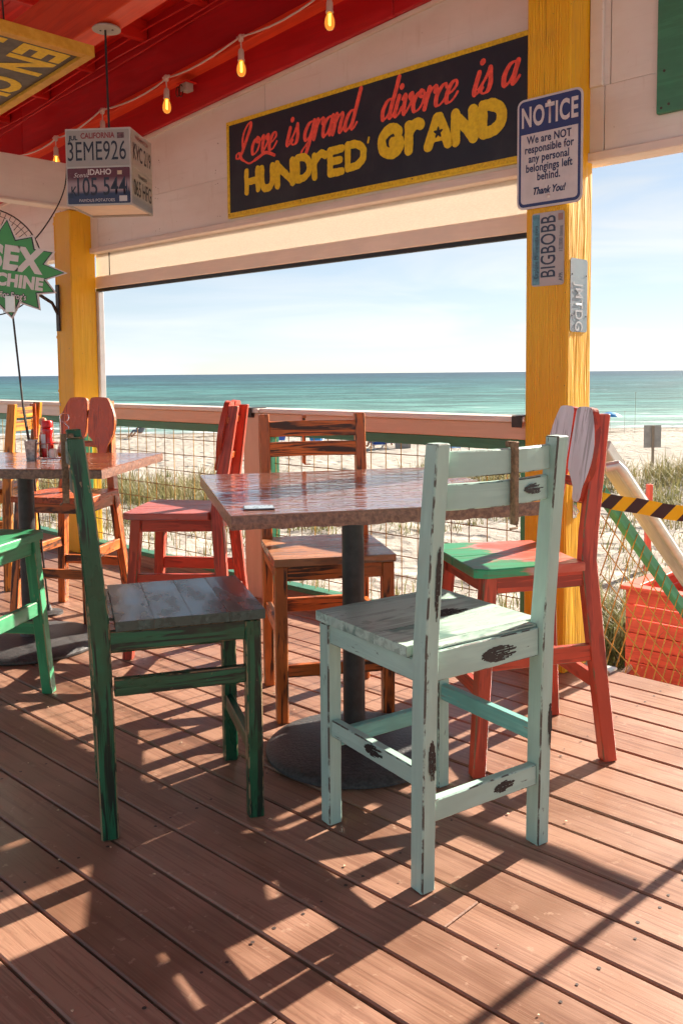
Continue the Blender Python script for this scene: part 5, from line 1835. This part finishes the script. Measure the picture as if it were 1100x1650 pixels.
# ------------------------------------------------------------------ dune grass, one mass
def mat_grass():
    k = NT('dune_grass')
    sep = k.n('SeparateXYZ')
    k.l(k.attr(), sep.inputs[0])
    c = k.mix(k.ramp(sep.outputs[0], 0, 1), (.11, .13, .035), (.30, .22, .10))
    c = k.mix(k.ramp(sep.outputs[1], 0.0, 1.0, 0, .5), c, (.33, .29, .14))
    k.set(Base_Color=c, Roughness=.6)
    tr = k.n('BsdfTranslucent')
    k.l(c, tr.inputs['Color'])
    mx = k.n('MixShader')
    mx.inputs[0].default_value = .35
    k.l(k.b.outputs[0], mx.inputs[1]); k.l(tr.outputs[0], mx.inputs[2])
    k.l(mx.outputs[0], k.out.inputs['Surface'])
    return k.mat
c_grass = mat_grass()
class Grass:
    def __init__(self): self.v, self.f, self.g = [], [], []
    def blade(self, r_, x, y, z, h, w, dry, bend):
        a = r_.uniform(0, 6.283)
        dx, dy = math.cos(a), math.sin(a)
        px, py = -dy * w / 2, dx * w / 2
        b = len(self.v)
        for f, ww in ((0, 1), (.5, .8), (.85, .45)):
            off = bend * h * f * f
            zz = z + h * f * (1 - .25 * bend * f)
            cx_, cy_ = x + dx * off, y + dy * off
            self.v += [(cx_ - px * ww, cy_ - py * ww, zz), (cx_ + px * ww, cy_ + py * ww, zz)]
            self.g += [(dry, f, 0)] * 2
        off = bend * h
        self.v.append((x + dx * off, y + dy * off, z + h * (1 - .25 * bend)))
        self.g.append((dry, 1, 0))
        self.f += [[b, b + 1, b + 3, b + 2], [b + 2, b + 3, b + 5, b + 4], [b + 4, b + 5, b + 6]]
    def build(self, name, label):
        me = bpy.data.meshes.new(name)
        me.from_pydata(self.v, [], self.f)
        at = me.attributes.new('gc', 'FLOAT_VECTOR', 'POINT')
        at.data.foreach_set('vector', [c for p in self.g for c in p])
        me.materials.append(c_grass)
        o = bpy.data.objects.new(name, me)
        link(o)
        return tag(o, label, 'grass', kind='stuff')
rg_ = random.Random(17)
G = Grass()
def tuft(G, x, y, n, h, spread, dry0):
    for _ in range(n):
        a, q = rg_.uniform(0, 6.283), rg_.random() ** .5 * spread
        xx, yy = x + q * math.cos(a), y + q * math.sin(a)
        G.blade(rg_, xx, yy, ground_z(xx, yy) - .02, h * rg_.uniform(.5, 1.15), rg_.uniform(.007, .013) * (1 + y * .025), min(1, max(0, dry0 + rg_.uniform(-.35, .35))), rg_.uniform(.1, 1.05))
# dune ridge: thick on the left, sparser in the middle, thick again on the right
for _ in range(900):
    x, y = rg_.uniform(-9, 11), rg_.gauss(16.2, 1.9)
    d = .45 + .9 * mnoise.noise(Vector((x * .22 + 4, y * .3, 3.3)))
    if -6.5 < x < -1.2: d += .55
    if 4.6 < x < 9: d += .65
    if -1.0 < x < 3.8: d -= .10
    if rg_.random() > d or y < 12.2: continue
    tuft(G, x, y, rg_.randint(16, 34), rg_.uniform(.32, .56), .26, .45 + .4 * mnoise.noise(Vector((x * .6, y * .6, 9.0))))
# low scattered plants nearer the deck
for _ in range(620):
    x, y = rg_.uniform(-4.5, 7.5), rg_.uniform(7.4, 13.5)
    d = .26 + .8 * mnoise.noise(Vector((x * .35, y * .35, 6.1)))
    if x < -.2: d += .28
    if rg_.random() > d or (y + x * .94) < 6.2: continue
    tuft(G, x, y, rg_.randint(8, 22), rg_.uniform(.10, .30), .24, .30)
G.build('dune_grass', 'dry green and straw coloured dune grass along the ridge before the beach')
G2 = Grass()
for _ in range(46):
    x, y = rg_.gauss(2.16, .26), rg_.gauss(6.75, .32)
    tuft(G2, x, y, rg_.randint(18, 30), rg_.uniform(.5, .8), .14, .22)
G2.build('tall_grass_clump', 'tall green grass clump beside the red planter')

# ------------------------------------------------------------------ beach goers' things, small and far
c_bl = flat('canvas_blue', (.02, .09, .42), .6)
c_bl2 = flat('canvas_light_blue', (.05, .28, .60), .6)
c_wd = plain('chair_wood', (.45, .36, .27), .6)
def beach_chair(label, x, y, rot, mat, s=1.0):
    t = thing('beach_chair', label, 'beach chair', (x, y, ground_z(x, y) - .01), rot, 'beach chairs on the sand')
    mb = MB(); mb.bar((0, -.25 * s, .20 * s), (0, .25 * s, .26 * s), .5 * s, .02, (0, 0, 1))
    obj('seat', mb, mat, t)
    mb = MB(); mb.bar((0, -.25 * s, .22 * s), (0, -.55 * s, .82 * s), .5 * s, .02, (0, 1, .3))
    obj('backrest', mb, mat, t)
    for sx in (-1, 1):
        mb = MB(); mb.tube([(sx * .26 * s, .32 * s, 0), (sx * .26 * s, -.3 * s, .36 * s), (sx * .26 * s, -.57 * s, .84 * s)], .016, 6)
        obj('side_frame', mb, MAT['alu'], t)
        mb = MB(); mb.tube([(sx * .26 * s, -.42 * s, 0), (sx * .26 * s, .22 * s, .40 * s)], .016, 6)
        obj('leg', mb, MAT['alu'], t)
    return t
def pt(px, y, dz=0.0): return ((px - 550) / 1440.0 * y, y)
for lab, px, y, rot, m in (('blue beach chair facing the sea, left of the pair near the table', 609, 33.0, .35, c_bl), ('blue beach chair with a yellow towel, right of the pair', 629, 33.5, -.25, c_bl),
                           ('blue canvas beach chair alone on the sand right of the pair', 728, 30.5, .1, c_bl2), ('blue beach chair seen between the orange chair slats, left', 446, 37.5, .5, c_bl), ('blue beach chair seen between the orange chair slats, right', 512, 37.0, -.4, c_bl2)):
    x_, y_ = pt(px, y)
    beach_chair(lab, x_, y_, rot, m, 1.0)
x_, y_ = pt(649, 32.8)
cl = thing('cooler', 'grey cooler box on the sand beside the blue beach chairs', 'cooler', (x_, y_, ground_z(x_, y_) - .01))
mb = MB(); mb.box((-.28, -.18, 0), (.28, .18, .34), .02); obj('box', mb, flat('cooler_grey', (.25, .24, .22)), cl)
mb = MB(); mb.box((-.29, -.19, .342), (.29, .19, .40), .02); obj('lid', mb, flat('cooler_lid', (.5, .48, .45)), cl)
def skin_person(label, x, y, rot, verts, edges, radii, mats):
    me = bpy.data.meshes.new('person')
    me.from_pydata(verts, edges, [])
    o = bpy.data.objects.new('person', me)
    link(o)
    o.location = (x, y, ground_z(x, y) - .01)
    o.rotation_euler = (0, 0, rot)
    md = o.modifiers.new('skin', 'SKIN')
    for i, sv in enumerate(me.skin_vertices[0].data):
        sv.radius = (radii[i], radii[i])
        sv.use_root = (i == 0)
    md.use_smooth_shade = True
    o.modifiers.new('subd', 'SUBSURF').levels = 1
    o.modifiers['subd'].render_levels = 1
    me.materials.append(mats)
    return tag(o, label, 'person', 'people on the beach')
def mat_person(name, cloth, zlo, zhi):
    k = NT(name)
    sep = k.n('SeparateXYZ')
    k.l(k.objc(), sep.inputs[0])
    m = k.math('MULTIPLY', k.ramp(sep.outputs[2], zlo - .01, zlo + .01), k.ramp(sep.outputs[2], zhi + .01, zhi - .01))
    c = k.mix(m, (.42, .24, .16), cloth)
    return k.set(Base_Color=c, Roughness=.6)
stand_v = [(0, 0, .95), (0, .02, 1.2), (0, .02, 1.42), (0, .03, 1.52), (0, .05, 1.66), (-.19, .02, 1.40), (-.24, .04, 1.12), (-.22, .14, .88), (.19, .02, 1.40), (.25, .03, 1.12), (.24, .10, .86), (-.10, 0, .86), (-.11, .03, .48), (-.12, 0, .05), (-.12, .12, .03), (.10, 0, .86), (.13, -.03, .48), (.16, -.08, .05), (.16, .05, .03)]
stand_e = [(0, 1), (1, 2), (2, 3), (3, 4), (2, 5), (5, 6), (6, 7), (2, 8), (8, 9), (9, 10), (0, 11), (11, 12), (12, 13), (13, 14), (0, 15), (15, 16), (16, 17), (17, 18)]
stand_r = [.15, .14, .15, .06, .10, .065, .045, .035, .065, .045, .035, .095, .062, .042, .04, .095, .062, .042, .04]
sit_v = [(0, 0, .34), (0, -.08, .60), (0, -.14, .84), (0, -.14, .94), (0, -.12, 1.07), (-.19, -.12, .82), (-.25, -.02, .58), (-.22, .2, .48), (.19, -.12, .82), (.25, -.02, .58), (.22, .2, .48), (-.11, .08, .34), (-.13, .45, .42), (-.13, .80, .06), (-.13, .92, .08), (.11, .08, .34), (.13, .45, .42), (.13, .82, .06), (.13, .94, .08)]
for lab, px, y, rot, vv, cloth, zr in (('person in a blue top sitting in the left beach chair of the pair', 610, 32.9, .35, sit_v, (.03, .10, .40), (.3, .9)), ('person in a yellow top sitting in the right beach chair of the pair', 630, 33.4, -.25, sit_v, (.62, .45, .06), (.3, .9)),
                                   ('tiny figure crouching by the waterline seen through the railing mesh', 228, 46.5, 1.0, sit_v, (.10, .12, .16), (.3, .9))):
    x_, y_ = pt(px, y)
    skin_person(lab, x_, y_, rot, vv, stand_e, stand_r, mat_person('person_' + str(px), cloth, *zr))
x_, y_ = pt(983, 45.5)
um = thing('beach_umbrella', 'blue beach umbrella tilted on the sand at the waterline, behind the red chair', 'umbrella', (x_, y_, ground_z(x_, y_) - .05))
um.scale = (.55, .55, .55)
mb = MB()
rr = []
for r_, z in ((.02, 2.15), (.35, 2.10), (.75, 1.95), (1.05, 1.72)):
    rr.append([(r_ * math.cos(a) * (1 if i % 2 or r_ < .9 else .96), r_ * math.sin(a) * (1 if i % 2 or r_ < .9 else .96), z) for i, a in enumerate(np.linspace(0, 2 * math.pi, 16, endpoint=False))])
rr2 = [[(p[0] * .98, p[1] * .98, p[2] - .015) for p in r] for r in rr]
mb.rings(rr + rr2[::-1], rr + rr2[::-1], 0, False, True)
obj('canopy', mb, c_bl2, um)
mb = MB(); mb.tube([(0, 0, 0), (0, 0, 2.14)], .02, 8); obj('pole', mb, c_wd, um)
# thin poles at the waterline
for lab, px, y, h_ in (('thin pole stuck in the sand at the waterline, left of the grey sign', 1023, 47.5, 2.2), ('short thin pole at the waterline near the umbrella', 1006, 47.0, 1.2)):
    x_, y_ = pt(px, y)
    pp = thing('sand_pole', lab, 'pole', (x_, y_, ground_z(x_, y_) - .05), 0, 'thin poles at the waterline')
    mb = MB(); mb.tube([(0, 0, 0), (.02, 0, h_)], .007, 6); obj('rod', mb, c_wd, pp)
    mb = MB(); mb.lathe([(.0, h_ + .03), (.03, h_), (.0, h_ - .03)], 8, (.02, 0, 0)); obj('tip', mb, c_wd, pp)
